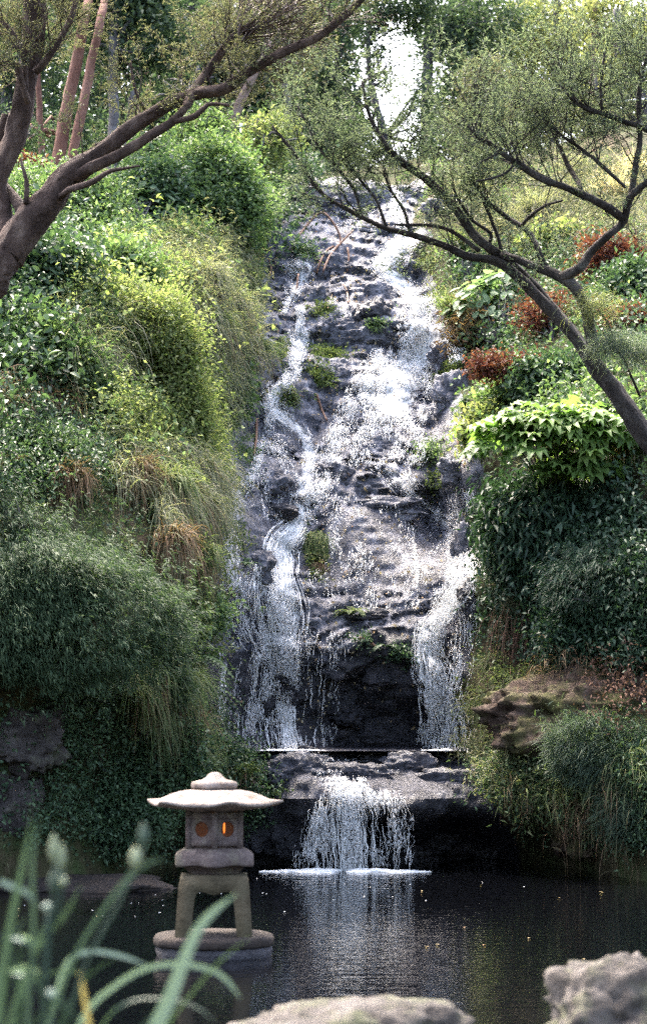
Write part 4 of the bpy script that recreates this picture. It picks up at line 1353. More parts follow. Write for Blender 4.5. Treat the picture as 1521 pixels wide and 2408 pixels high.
for k, (u, y, lab, cr) in enumerate([
        (90, 44, 'dark far tree filling the gap left of the reddish trunks', [(60, 60, 150, 120, 44, 3000), (90, 260, 150, 130, 44, 3600), (40, 400, 140, 70, 43, 2200)]),
        (230, 46, 'dark far tree behind the reddish trunks', [(230, 80, 140, 130, 46, 3200), (250, 300, 140, 110, 46, 3600)]),
        (420, 45, 'dark far tree above the long brown limb', [(420, 60, 140, 110, 45, 3600), (420, 230, 140, 120, 45, 4200), (400, 380, 130, 70, 44, 2600)]),
        (600, 43, 'dark far tree behind the purple twig broom', [(600, 60, 140, 110, 43, 3800), (610, 230, 130, 120, 43, 4600), (620, 350, 110, 70, 42, 3000)]),
        (770, 41, 'far tree on the left rim of the sky gap', [(760, 60, 90, 110, 41, 2800), (760, 240, 95, 120, 41, 3800), (770, 370, 90, 60, 41, 2400)]),
        (1110, 43, 'far tree right of the straight greenish trunk', [(1110, 80, 90, 120, 43, 2800), (1120, 270, 100, 120, 43, 3600)]),
        (1250, 45, 'far tree behind the crooked limbs at upper right', [(1240, 80, 110, 120, 45, 2600), (1230, 270, 110, 110, 45, 3200)]),
        (1470, 46, 'far tree at the upper right corner', [(1460, 250, 120, 110, 46, 2800), (1400, 120, 100, 100, 46, 1800)])]):
    crown_tree('tree', lab, [(u, 470, 11, y), (u + 5, 250, 10, y), (u - 5, 0, 7, y)], cr, M['bark_grey'], L['far'], (.17, .085), 9, 'trees on the hilltop behind the fall')
# unseen leaf masses added to both leaning trees, shading pool and lower banks
for tree_o, cs, mt in [(bpy.data.objects['manuka_tree.001'], [(-2.6, 12.5, 9.6, 2.6, 2.6, 1.4), (-.4, 10.5, 9.4, 2.2, 2.4, 1.2), (-3.4, 9.0, 8.2, 2.0, 2.6, 1.6)], L['far']),
                       (bpy.data.objects['manuka_tree'], [(3.0, 12.5, 9.4, 2.4, 2.6, 1.4), (1.6, 9.5, 8.6, 2.0, 2.4, 1.2), (4.4, 9.5, 7.6, 2.0, 2.6, 1.8)], L['far'])]:
    mb = MB()
    for k, c in enumerate(cs):
        volume_leaves(mb, c[:3], np.array(c[3:]), 2000, 8, .16, .07, seed=k)
    mb.build('added_shade_crown', mt, tree_o, kind='stuff')
crown_tree('young_tree', 'leafy young tree rising out of the left thicket', [(470, 520, 6, 25.6), (475, 420, 6, 25.6), (465, 330, 5, 25.6), (470, 250, 3, 25.6)], [(470, 330, 85, 80, 25.6, 3600), (430, 430, 80, 70, 25.4, 3200), (520, 410, 70, 80, 25.4, 2800)], M['bark_grey'], L['broad_mid'], (.075, .034))
crown_tree('young_tree', 'light leaved young tree nearest the head of the fall', [(600, 520, 5, 26.2), (605, 430, 5, 26.2), (610, 340, 4, 26.2), (605, 280, 3, 26.2)], [(610, 360, 70, 80, 26.2, 3000), (580, 460, 70, 70, 26, 2600), (650, 320, 50, 50, 26.4, 1300)], M['bark_grey'], L['fine_light'], (.07, .034))
crown_tree('young_tree', 'dark young tree beside the straight grey trunk', [(350, 540, 6, 24.4), (345, 440, 6, 24.4), (350, 350, 4, 24.4)], [(350, 400, 80, 80, 24.4, 3400), (390, 480, 70, 60, 24.2, 2400)], M['bark_grey'], L['broad_dark'], (.08, .036))
for (u, y, r, lean, bk, lab) in [(30, 27, 9, 20, 'bark_grey', 'slim dark trunk at the far left behind the leaning tree'), (100, 29, 8, -10, 'bark_red', 'slim brown trunk between the left edge and the reddish pair'), (300, 27, 8, 14, 'bark_grey', 'slim grey trunk right of the straight dark one'), (355, 30, 9, -12, 'bark_red', 'slim brown trunk behind the long limb'),
                                (420, 29, 7, 20, 'bark_grey', 'thin dark stem left of the purple twigs'), (690, 31, 8, -25, 'bark_grey', 'thin dark stem left of the sky gap')]:
    crown_tree('tree', lab, [(u - lean, 500, r * 1.2, y), (u, 330, r, y), (u + lean, 150, r * .85, y), (u + lean * 1.6, -60, r * .6, y)], [(u + lean, 40, 90, 70, y, 1500), (u, 330, 80, 60, y + 1, 1100)], M[bk], L['far'], (.09, .04), 9, 'slim trunks at the edge of the wood')
for (u, y, lab, cr) in [(1120, 32, 'grey green young tree right of the sky gap', [(1110, 300, 75, 80, 32, 2600), (1140, 200, 70, 70, 32, 1800)]), (1400, 31.5, 'grey green young tree on the slope near the right edge', [(1400, 300, 85, 70, 31.5, 2600), (1450, 370, 70, 45, 31.2, 1600)]), (1260, 33, 'grey green young tree behind the pale boulder', [(1260, 270, 80, 75, 33, 2400)])]:
    crown_tree('young_tree', lab, [(u, 440, 6, y), (u + 5, 330, 5, y), (u, 180, 3, y)], cr, M['bark_grey'], L['far_brown'], (.08, .035))
#==PART4==

# ------------------------------------------------------------------ shrubs and grasses
def shell_points(c, r, m, lump=.22, seed=0, inner=.35, lobes=8, shoots=.22):
    """points on an uneven heap of lobes, with shoots standing out of it"""
    c, r = np.asarray(c), np.asarray(r)
    g = unit(rng.normal(size=(lobes, 3))) * (rng.uniform(.25, .72, lobes)[:, None])
    g[:, 1] *= .7
    rad = rng.uniform(.32, .58, lobes)
    w = rng.integers(0, lobes, m * 5)
    d = unit(rng.normal(size=(m * 5, 3)))
    f = (1 - inner * rng.random(m * 5) ** 2) * (1 + lump * 1.4 * fbm(d * 2.4 + seed + w[:, None] * 3.3, 3))
    q = g[w] + d * (f * rad[w])[:, None]
    dist = np.linalg.norm(q[:, None] - g[None], axis=2) / rad[None]
    ok = dist.min(1) > .62
    q, d = q[ok], d[ok]
    sh = rng.random(len(q)) < shoots
    ext = rng.gamma(2, .075, len(q)) * sh
    q = q + unit(d + [0, -.1, .5] + rng.normal(0, .25, d.shape)) * ext[:, None]
    p = c + q * r
    out = (p[:, 1] < F(p[:, 0], p[:, 2]) + .03) & (p[:, 2] > .02)
    return p[out][:m], unit(d / r)[out][:m]


def shrub(name, label, cat, u, v, ru, rv, leafmat, n, leaf, width, per=7, depth=.7, fwd=.25, shape='diamond', up=.6, bark='bark_grey', inner=.35, droop=-.1, lump=.22, group=None, y=None):
    h = hit(u, v)[0] if y is None else P(u, v, y)
    rx, rz_ = px(ru, h[1]), px(rv, h[1])
    ry = depth * min(rx, rz_)
    c = h - [0, fwd * ry, 0]
    r = np.array([rx, ry, rz_])
    base = c - [0, 0, rz_ * .9]
    base[1] = F(base[0], base[2])
    o = thing(name, label, cat, base, group)
    C, Nn = shell_points(c, r, max(1, n // per), lump, len(label) + u * .013, inner)
    k = len(C) * per
    S = np.repeat(C, per, 0) + rng.normal(0, leaf * 1.1, (k, 3))
    No = np.repeat(Nn, per, 0)
    mb = MB()
    leaves(mb, S, No * .8 + rng.normal(0, .7, (k, 3)) + [0, 0, droop], No * .5 + rng.normal(0, .5, (k, 3)) + [0, 0, up], leaf * rng.uniform(.6, 1.35, k), width * rng.uniform(.7, 1.3, k), .12, shape)
    mb.build('foliage', leafmat, o, kind='stuff')
    mb = MB()
    for t in C[rng.integers(0, len(C), 7)]:
        q, rq = resample(np.array([base, (base + t) / 2 + rng.normal(0, .06, 3) * rx, t]), np.array([.010, .007, .003]), .2)
        tube(mb, q, rq, 5, cap=False)
    mb.build('stems', M[bark], o, kind='stuff')
    return o, c, r


def leafy_shrub(name, label, u, v, ru, rv, tmpl, mat, n, size, depth=.7, fwd=.3, top=.1, inner=.25, tilt=.5, y=None, spread=.5):
    """a shrub whose leaves are large enough to tell apart: every leaf its own part"""
    h = hit(u, v)[0] if y is None else P(u, v, y)
    rx, rz_ = px(ru, h[1]), px(rv, h[1])
    ry = depth * min(rx, rz_)
    c = h - [0, fwd * ry, 0]
    base = c - [0, 0, rz_]
    base[1] = F(base[0], base[2])
    o = thing(name, label, 'shrub', base)
    C, Nn = shell_points(c, np.array([rx, ry, rz_]), n * 3, .2, u * .01, inner)
    C, Nn = C[Nn[:, 2] > -1 + top], Nn[Nn[:, 2] > -1 + top]
    C, Nn = C[:n], Nn[:n]
    me = tmpl.copy()
    me.materials.clear()
    for mm in (mat if isinstance(mat, list) else [mat]):
        me.materials.append(mm)
    metas = [me]
    for k in range(len(C)):
        z = unit(Nn[k] * tilt + [0, -.15, 1.0] + rng.normal(0, spread * .5, 3))
        x = unit(np.array([Nn[k][0], Nn[k][1], -.25]) + rng.normal(0, spread, 3))
        x = unit(x - z * x.dot(z))
        yv = np.cross(z, x)
        s = size * rng.uniform(.65, 1.25)
        lf = bpy.data.objects.new('leaf', metas[0])
        COL.objects.link(lf)
        lf.parent = o
        Mx = np.eye(4)
        Mx[:3, 0], Mx[:3, 1], Mx[:3, 2] = x * s, yv * s, z * s
        Mx[:3, 3] = C[k] - base
        lf.matrix_local = Matrix(Mx.tolist())
    mb = MB()
    for t in C[::max(1, len(C) // 40)]:
        q, rq = resample(np.array([base, (base + t) / 2 + rng.normal(0, .05, 3), t]), np.array([.012, .008, .004]), .25)
        tube(mb, q, rq, 5, cap=False)
    mb.build('stems', M['bark_grey'], o, kind='stuff')
    return o


def tmpl_oval():
    t = np.linspace(0, 1, 7)
    w = .26 * np.sin(np.pi * t ** .85) ** .8
    zz = -.18 * t ** 2
    V = [(t[i], s * w[i], zz[i] + (.05 * w[i] / .26 if s else 0)) for i in range(7) for s in (-1, 0, 1)]
    q = [(3 * i + a, 3 * i + a + 1, 3 * i + a + 4, 3 * i + a + 3) for i in range(6) for a in (0, 1)]
    mb = MB()
    mb.add(V, None, q)
    return mb.mesh('oval_leaf', None, smooth=True)


def tmpl_palmate(lobes=8):
    V, T = [(0, 0, 0)], []
    for k in range(lobes):
        a = math.radians(-125 + 250 * k / (lobes - 1))
        Ln = .5 * (1 - .25 * abs(k - (lobes - 1) / 2) / (lobes / 2))
        ca, sa = math.cos(a), math.sin(a)
        pr = [(.30, -.045, .01), (.30, .045, .01), (.62, -.085, .035), (.62, .085, .035), (.62, 0, .0), (1, 0, -.12)]
        b = len(V)
        for (l, w, z) in pr:
            V.append((l * Ln * ca - w * sa, l * Ln * sa + w * ca, z + .04 * l))
        T += [(0, b, b + 4), (0, b + 4, b + 1), (b, b + 2, b + 4), (b + 4, b + 3, b + 1), (b + 2, b + 5, b + 4), (b + 4, b + 5, b + 3)]
        if k:
            T.append((0, b - 5, b))
    mb = MB()
    mb.add(V, T)
    return mb.mesh('palmate_leaf', None, smooth=False)


OVAL, PALM = tmpl_oval(), tmpl_palmate()


def one_leaf_mat(name, c, trans, rough, spec):
    """whole-object leaves: the tint varies from leaf to leaf"""
    m = leaf_mat(name, c, trans, rough, spec)
    nd, lk = m.node_tree.nodes, m.node_tree.links
    oi = nd.new('ShaderNodeObjectInfo')
    rp = [x for x in nd if x.bl_idname == 'ShaderNodeValToRGB'][0]
    lk.new(oi.outputs['Random'], rp.inputs[0])
    return m


L['fatsia_o'] = one_leaf_mat('fatsia_leaf', [(.06, .13, .018), (.11, .20, .03), (.17, .27, .05)], .55, .28, .55)
L['pale_o'] = one_leaf_mat('pale_leaf', [(.08, .15, .055), (.12, .2, .085), (.17, .25, .12)], .45, .35, .5)
L['yellow_o'] = one_leaf_mat('yellow_leaf', [(.2, .25, .07), (.27, .32, .11), (.33, .36, .16)], .5, .4, .4)
L['mid_o'] = one_leaf_mat('mid_leaf', [(.03, .07, .028), (.05, .10, .042), (.075, .13, .05)], .35, .45, .3)


def tussock(name, label, u, v, n, Ln, mat, droop=.8, width=.008, out=.6, up=.9, fwd=.3, seg=4, spread=.06, cat='grass', group=None, side=0.0, dry=0, pop=.05):
    h = hit(u, v)[0] + np.array([0, -pop, pop * .3])
    o = thing(name, label, cat, h, group)
    th = rng.uniform(0, 6.283, n)
    d = np.c_[np.cos(th) * out + side, np.sin(th) * out * .8 - fwd, np.full(n, up)] + rng.normal(0, .2, (n, 3))
    root = h + np.c_[rng.normal(0, spread, n), rng.normal(-.03, spread * .5, n), rng.normal(0, spread * .6, n)]
    mb = MB()
    blades(mb, root, d, Ln * rng.uniform(.5, 1.15, n), droop * rng.uniform(.5, 1.4, n), width * rng.uniform(.6, 1.4, n), seg)
    mb.build('blades', mat, o, kind='stuff')
    if dry:
        mb = MB()
        th = rng.uniform(3.14, 6.283, dry)
        blades(mb, root[rng.integers(0, n, dry)], np.c_[np.cos(th) * .5, np.sin(th) * .4 - .3, np.full(dry, .1)] + rng.normal(0, .15, (dry, 3)), Ln * rng.uniform(.6, 1.2, dry), rng.uniform(.9, 1.6, dry), width * .6, 3)
        mb.build('dry_blades', L['grass_dry'], o, kind='stuff')
    return o


# ground cover that nobody could count: short grass and small leaves over both banks
def cover(label, xlo, xhi, zlo, zhi, n, mat, Ln, w, name='ground_cover', fn=None):
    xs, zs = rng.uniform(xlo, xhi, n), rng.uniform(zlo, zhi, n)
    ys = F(xs, zs)
    kp = (gully(xs, zs) < .45) & (np.abs(xs) < ys * .25) & (ys < 36)
    if fn is not None:
        kp &= fn(xs, ys, zs)
    kp &= fbm(np.c_[xs * 1.4, ys * 0 + len(label), zs * 1.4], 3) + rng.normal(0, .25, n) > -.1
    xs, ys, zs = xs[kp], ys[kp], zs[kp]
    k = len(xs)
    mb = MB()
    blades(mb, np.c_[xs, ys + .02, zs], np.c_[rng.normal(0, .5, k), rng.normal(-.5, .3, k), rng.normal(.8, .3, k)], Ln * rng.uniform(.5, 1.3, k), rng.uniform(.3, 1.3, k), w * rng.uniform(.6, 1.4, k), 3)
    o = mb.build(name, mat, kind='stuff', label=label)
    o['category'] = 'ground cover'


def cover_leaves(label, xlo, xhi, zlo, zhi, n, mat, leaf, w, fn=None, name='ground_cover', keep=-.1):
    xs, zs = rng.uniform(xlo, xhi, n), rng.uniform(zlo, zhi, n)
    ys = F(xs, zs)
    kp = (gully(xs, zs) < .45) & (np.abs(xs) < ys * .25) & (ys < 36)
    if fn is not None:
        kp &= fn(xs, ys, zs)
    kp &= fbm(np.c_[xs * 1.2, ys * 0 + len(label), zs * 1.2], 3) + rng.normal(0, .25, n) > keep
    xs, ys, zs = xs[kp], ys[kp], zs[kp]
    k = len(xs)
    mb = MB()
    leaves(mb, np.c_[xs, ys - rng.gamma(2, .07, k), zs], rng.normal(0, 1, (k, 3)) + [0, -.3, -.1], rng.normal(0, .6, (k, 3)) + [0, -.4, .7], leaf * rng.uniform(.6, 1.3, k), w * rng.uniform(.7, 1.3, k), .12, 'diamond')
    o = mb.build(name, mat, kind='stuff', label=label)
    o['category'] = 'ground cover'


lowz = lambda x, y, z: z < 3.4
cover('mixed green grass over the left slope', -6.5, -.5, 2.8, 8.6, 30000, L['grass'], .34, .009)
cover('mixed green grass over the right slope', .8, 6.5, 2.8, 12.2, 29000, L['slope_grass'], .34, .009)
cover('dark grass low on the banks beside the pool', -4, 4, .15, 3.2, 16000, L['grass'], .14, .006)
cover_leaves('small dark leaves creeping over the lower left bank', -4, -.7, .2, 3.4, 12000, L['broad_dark'], .045, .026)
cover_leaves('small dark leaves creeping over the lower right bank', 1.2, 4, .3, 3.8, 9000, L['broad_dark'], .045, .026)
cover_leaves('small green leaves over the upper left slope', -6.5, -.6, 3.2, 8.6, 42000, L['broad_mid'], .06, .033)
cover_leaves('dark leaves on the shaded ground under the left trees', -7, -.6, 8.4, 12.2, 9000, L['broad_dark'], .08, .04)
cover_leaves('small green leaves over the upper right slope', 1.2, 6.5, 3.5, 10.5, 30000, L['broad_mid'], .06, .033)

def to_uv(p):
    d = p - np.array([0, 0, EYE])
    yc = d[:, 1] * CP + d[:, 2] * SP
    zc = -d[:, 1] * SP + d[:, 2] * CP
    return CU + FPX * d[:, 0] / yc, CV - FPX * zc / yc


def in_poly(u, v, poly):
    poly = np.array(poly, float)
    ins = np.zeros(len(u), bool)
    j = len(poly) - 1
    for i in range(len(poly)):
        (xi, yi), (xj, yj) = poly[i], poly[j]
        c = ((yi > v) != (yj > v)) & (u < (xj - xi) * (v - yi) / (yj - yi + 1e-9) + xi)
        ins ^= c
        j = i
    return ins


def thicket(label, poly, n, mat, leaf, w, thick=.4, lump=1.5, per=6, amp=.5, shape='diamond', droop=-.1, name='undergrowth', keep=-.45, shoot=.25):
    """an unbroken tangle over a stretch of slope, heaped up unevenly; too dense to count"""
    cs = hit([p[0] for p in poly], [p[1] for p in poly])
    x0, x1, zl, zh = cs[:, 0].min() - .3, cs[:, 0].max() + .3, cs[:, 2].min() - .3, cs[:, 2].max() + .3
    m = n // per * 4
    x, z = rng.uniform(x0, x1, m), rng.uniform(zl, zh, m)
    y = F(x, z)
    u, v = to_uv(np.c_[x, y, z])
    jit = 16
    k = in_poly(u + rng.normal(0, jit, m), v + rng.normal(0, jit, m), poly)
    q = np.c_[x, y * 0 + len(label) * 1.3, z]
    k &= fbm(q * 1.9 + 50, 3) > keep
    q, x, y, z = q[k][:n // per], x[k][:n // per], y[k][:n // per], z[k][:n // per]
    t = np.maximum(.06, thick * (1 + amp * 1.6 * fbm(q * lump, 3)))
    fr = 1 - .45 * rng.random(len(x)) ** 2
    up = np.where(rng.random(len(x)) < shoot, rng.gamma(2, .05, len(x)), 0)
    C = np.c_[x + rng.normal(0, .05, len(x)), y - t * fr * .8 - up * .4, z + t * .35 * fr + up]
    K = len(C) * per
    S = np.repeat(C, per, 0) + rng.normal(0, leaf * 1.1, (K, 3))
    mb = MB()
    leaves(mb, S, rng.normal(0, .8, (K, 3)) + [0, -.5, droop], rng.normal(0, .55, (K, 3)) + [0, -.35, .7], leaf * rng.uniform(.6, 1.35, K), w * rng.uniform(.7, 1.3, K), .12, shape)
    o = mb.build(name, mat, kind='stuff', label=label)
    o['category'] = 'undergrowth'


thicket('bright yellow green tangle of small leaves over the left bank', [(200, 640), (330, 600), (430, 700), (490, 850), (530, 950), (515, 1100), (470, 1170), (330, 1120), (220, 950), (180, 760)], 34000, L['fine_light'], .05, .022, .5)
thicket('pale feathery tangle along the left rim of the rock', [(400, 600), (550, 590), (600, 700), (580, 860), (545, 980), (480, 860), (420, 720)], 15000, L['grass_pale'], .09, .012, .35)
thicket('mixed green leaves on the shady part of the left bank', [(-20, 560), (220, 560), (260, 760), (300, 1000), (250, 1180), (-20, 1180)], 26000, L['broad_dark'], .05, .024, .4)  # shade of the left tree put into the darker leaf colour
thicket('leafy tangle beneath the tree trunks at upper left', [(-20, 470), (250, 470), (450, 430), (640, 440), (640, 560), (520, 620), (250, 600), (-20, 580)], 30000, L['broad_mid'], .062, .03, .45)
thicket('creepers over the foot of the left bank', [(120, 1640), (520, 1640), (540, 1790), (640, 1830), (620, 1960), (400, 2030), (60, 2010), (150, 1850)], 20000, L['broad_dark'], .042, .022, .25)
thicket('green weeds hanging on the left rim beside the strong fall', [(450, 1180), (510, 1200), (505, 1400), (495, 1560), (460, 1560), (420, 1400)], 6000, L['grass'], .07, .02, .16, droop=-.6)
thicket('mixed leaves on the right slope around the red maples', [(1060, 600), (1200, 600), (1521, 560), (1540, 900), (1300, 960), (1130, 880), (1080, 760)], 9000, L['broad_dark'], .07, .035, .18)
thicket('green leaves between the rock and the palmate shrub', [(1090, 960), (1250, 930), (1540, 930), (1540, 1060), (1250, 1020), (1130, 1080)], 4000, L['broad_mid'], .07, .04, .18)
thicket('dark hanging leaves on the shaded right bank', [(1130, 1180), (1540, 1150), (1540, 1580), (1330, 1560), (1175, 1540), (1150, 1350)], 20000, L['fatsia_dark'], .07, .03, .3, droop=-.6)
thicket('weeds over the low right bank above the water', [(1120, 1790), (1250, 1760), (1540, 1740), (1540, 2010), (1380, 2020), (1220, 1930), (1130, 1860)], 16000, L['broad_dark'], .05, .02, .22)
thicket('pale weeds mixed into the low right bank', [(1120, 1790), (1250, 1770), (1400, 1800), (1380, 1930), (1220, 1920), (1130, 1860)], 5000, L['grass'], .07, .016, .25)
thicket('sunlit weeds on the grassy slope at the upper right', [(1050, 430), (1200, 440), (1521, 400), (1540, 600), (1200, 620), (1070, 580)], 9000, L['slope_grass'], .11, .014, .25)

def wisps(label, poly, n, mat, Ln, w, droop=.7, out=.25, up=.8, side=.2, name='loose_grass'):
    """single long blades and stems standing out of the tangle"""
    cs = hit([p[0] for p in poly], [p[1] for p in poly])
    m = n * 4
    x, z = rng.uniform(cs[:, 0].min(), cs[:, 0].max(), m), rng.uniform(cs[:, 2].min(), cs[:, 2].max(), m)
    y = F(x, z)
    u, v = to_uv(np.c_[x, y, z])
    k = in_poly(u, v, poly) & (fbm(np.c_[x * 1.8, y * 0 + len(label), z * 1.8], 3) + rng.normal(0, .15, m) > .0)
    x, y, z = x[k][:n], y[k][:n], z[k][:n]
    n = len(x)
    mb = MB()
    blades(mb, np.c_[x, y - out * rng.uniform(.3, 1.2, n), z], np.c_[rng.normal(side, .5, n), rng.normal(-.5, .3, n), rng.normal(up, .35, n)], Ln * rng.uniform(.5, 1.3, n), droop * rng.uniform(.4, 1.5, n), w * rng.uniform(.6, 1.4, n), 4)
    o = mb.build(name, mat, kind='stuff', label=label)
    o['category'] = 'grass'


LEFT = [(150, 620), (400, 570), (590, 620), (600, 850), (540, 1000), (530, 1180), (300, 1180), (180, 950)]
wisps('loose pale grass blades over the left bank', LEFT, 6500, L['grass_pale'], .5, .009, .8, .62, .5, .45)
wisps('loose green grass blades over the left bank', LEFT, 4500, L['grass'], .42, .008, .8, .58, .5, .35)
wisps('dead brown stems among the left bank plants', [(0, 900), (300, 900), (480, 1100), (520, 1400), (420, 1320), (250, 1200), (0, 1180)], 3000, L['grass_dry'], .36, .007, .9, .5)
thicket('large pale leaves scattered over the left bank', LEFT, 1100, L['pale_shrub'], .075, .035, .55, per=3, shape='broad')
thicket('yellow leaves scattered over the left bank', LEFT, 1300, L['yellow'], .08, .045, .55, per=3, shape='broad')
thicket('larger dark leaves scattered at the left edge', [(-20, 560), (220, 560), (260, 900), (-20, 1100)], 1300, L['broad_dark'], .1, .045, .5, per=3, shape='broad')  # dark leaf colour stands in for the tree's shadow along this edge
wisps('long grass spilling over the left rim of the rock', [(470, 1080), (520, 1100), (500, 1400), (450, 1400), (370, 1180), (390, 1100)], 3600, L['grass_pale'], .5, .009, 1.2, .45, .4, .45)
wisps('grass standing on the low left bank', [(300, 1590), (490, 1580), (500, 1780), (380, 1760)], 2400, L['grass'], .4, .008, .9, .4, .5, .3)
wisps('grass standing on the low right bank', [(1110, 1750), (1540, 1750), (1540, 2000), (1200, 1930)], 1100, L['grass'], .3, .007, .7, .25, .6, -.1)
wisps('loose pale grass on the right slope', [(1040, 440), (1521, 400), (1521, 620), (1100, 700), (1060, 800)], 2600, L['slope_grass'], .5, .01, .5, .15)
thicket('mossy litter over the brown mound on the right', [(1100, 1600), (1250, 1570), (1540, 1570), (1540, 1760), (1250, 1800), (1100, 1790)], 1500, L['roots'], .045, .016, .42, keep=-.1)
thicket('moss on the brown mound on the right', [(1090, 1620), (1250, 1590), (1540, 1600), (1540, 1760), (1250, 1820), (1090, 1800)], 4500, L['moss'], .035, .016, .42, keep=.0)
thicket('fern litter and shrubs left of the head of the fall', [(630, 400), (760, 400), (760, 440), (700, 500), (690, 600), (640, 620)], 5000, L['broad_dark'], .09, .045, .35)

# ---- left bank
shrub('shrub', 'glossy dark leaved shrub at the left edge under the brown limb', 'shrub', 60, 700, 170, 130, L['broad_dark'], 9000, .085, .042, shape='broad')
shrub('shrub', 'very dark hollow shrub at the left edge halfway up', 'shrub', 0, 880, 130, 120, L['broad_dark'], 5200, .085, .042)
shrub('shrub', 'large bright mound of small leaves filling the left bank', 'shrub', 330, 850, 190, 170, L['fine_light'], 26000, .05, .024, depth=.8)
shrub('shrub', 'leafy green shrub above the bright mound on the left', 'shrub', 250, 680, 150, 100, L['broad_mid'], 11000, .07, .036)
shrub('shrub', 'olive tangle of twiggy leaves left of the bright mound', 'shrub', 150, 930, 170, 150, L['broad_mid'], 12000, .05, .024)
shrub('shrub', 'yellow green feathery mound at the rim of the fall', 'shrub', 440, 1030, 120, 150, L['fine_light'], 17000, .05, .015, depth=.8)
shrub('shrub', 'small round leaved plant hugging the left rim of the rock', 'shrub', 530, 930, 55, 75, L['broad_mid'], 2600, .07, .05)
shrub('shrub', 'bluish green bush beneath the olive tangle', 'shrub', 110, 1110, 120, 70, L['lace'], 5200, .06, .025)
shrub('shrub', 'fresh green thicket climbing left of the head of the fall', 'shrub', 520, 480, 140, 125, L['broad_mid'], 13000, .075, .036, depth=.9, fwd=.3, lump=.5)
shrub('shrub', 'tall leafy thicket behind the fresh green one', 'shrub', 560, 350, 110, 90, L['broad_mid'], 9000, .09, .045, depth=.9)
shrub('shrub', 'dark green thicket beneath the straight grey trunk', 'shrub', 330, 490, 100, 90, L['broad_dark'], 8000, .09, .045, depth=.9)
shrub('shrub', 'light leaved bush left of the straight grey trunk', 'shrub', 150, 510, 110, 80, L['broad_mid'], 8000, .08, .045, depth=.8)
shrub('shrub', 'willowy pale bush at the top of the left slope grasses', 'shrub', 420, 590, 70, 70, L['fine_light'], 5000, .07, .02)
shrub('shrub', 'silvery leaved bush at the left of the topmost rocks', 'shrub', 660, 370, 55, 55, L['pale_shrub'], 3000, .07, .04)
shrub('red_maple', 'dark red maple glimpsed behind the left tree', 'shrub', 60, 415, 70, 40, L['red'], 3000, .06, .03)
leafy_shrub('yellow_shrub', 'pale yellow leaved sprig on top of the left bank', 320, 625, 60, 50, OVAL, L['yellow_o'], 90, .13)
leafy_shrub('laurel_shrub', 'shrub with long narrow upright leaves under the grey trunk', 330, 520, 90, 70, OVAL, L['mid_o'], 130, .2, spread=.9)
leafy_shrub('laurel_shrub', 'large leaved shrub catching light at the left edge', 70, 640, 110, 70, OVAL, L['mid_o'], 150, .16, spread=.8)
for k, (u, v, n, ln, mt, lab) in enumerate([
        (480, 700, 700, .75, 'grass_pale', 'pale feathery grass clump high on the left bank'),
        (540, 760, 600, .7, 'grass_pale', 'pale grass clump nearest the left stream'),
        (570, 690, 420, .6, 'grass', 'green grass clump above the pale ones'),
        (500, 800, 500, .6, 'grass', 'arching grass between bright mound and pale grasses'),
        (610, 860, 380, .45, 'grass', 'short green grass overhanging the left stream'),
        (470, 1150, 800, .55, 'grass_pale', 'long yellow green grass hanging over the left rim'),
        (400, 1180, 700, .6, 'grass', 'shaggy arching grass above the lace leaved mound'),
        (475, 1230, 560, .5, 'grass_pale', 'dense pale tussock beside the lower left strand'),
        (330, 1150, 500, .5, 'grass_dry', 'dry reddish grass in the shaded gap on the left bank'),
        (180, 1170, 420, .45, 'grass_dry', 'brown dead grass over the lace leaved mound'),
        (415, 1310, 460, .5, 'grass_dry', 'straggling brown and green grass hanging down the left rim'),
        (475, 1340, 400, .42, 'grass', 'green grass tuft beside the splashing rocks'),
        (432, 1640, 600, .5, 'grass', 'arching green grass by the left end of the shelf'),
        (370, 1620, 480, .45, 'grass', 'grass growing below the lace leaved mound'),
        (455, 1720, 360, .35, 'grass_dry', 'brownish grass fringe at the left end of the shelf'),
        (585, 1840, 300, .2, 'moss', 'mossy green tuft on the rock beside the lower fall'),
]):
    tussock('grass_tussock', lab, u, v, n, ln, L[mt], side=.25, dry=n // 6, width=.011, pop=.34)
# lace leaved mound
def lace_mound(name, label, u, v, ru, rv, n, mat, Ln=.11, flow=(.75, -.35, -.55), y=None, fwd=.3, depth=.8, per=7, wd=.007):
    h = hit(u, v)[0] if y is None else P(u, v, y)
    rx, rz_ = px(ru, h[1]), px(rv, h[1])
    ry = depth * min(rx, rz_)
    c = h - [0, fwd * ry, 0]
    base = c - [0, 0, rz_ * .9]
    base[1] = F(base[0], base[2])
    o = thing(name, label, 'shrub', base)
    C, Nn = shell_points(c, np.array([rx, ry, rz_]), n // per, .3, u * .02, .3)
    k = len(C) * per
    S = np.repeat(C, per, 0) + rng.normal(0, .02, (k, 3))
    Nr = np.repeat(Nn, per, 0)
    fl = np.array(flow)
    tdir = fl + Nr * [1.0, .6, .25]
    d = unit(tdir) + rng.normal(0, .5, (k, 3))
    mb = MB()
    blades(mb, S, d, Ln * rng.uniform(.6, 1.4, k), rng.uniform(.1, .5, k), wd * rng.uniform(.6, 1.5, k), 2)
    mb.build('foliage', mat, o, kind='stuff')
    mb = MB()
    for t in C[rng.integers(0, len(C), 14)]:
        q, rq = resample(np.array([base, (base + t) / 2 + [0, 0, .25 * rz_], t]), np.array([.02, .013, .004]), .15)
        tube(mb, q, rq, 5, cap=False)
    mb.build('stems', M['bark_grey'], o, kind='stuff')


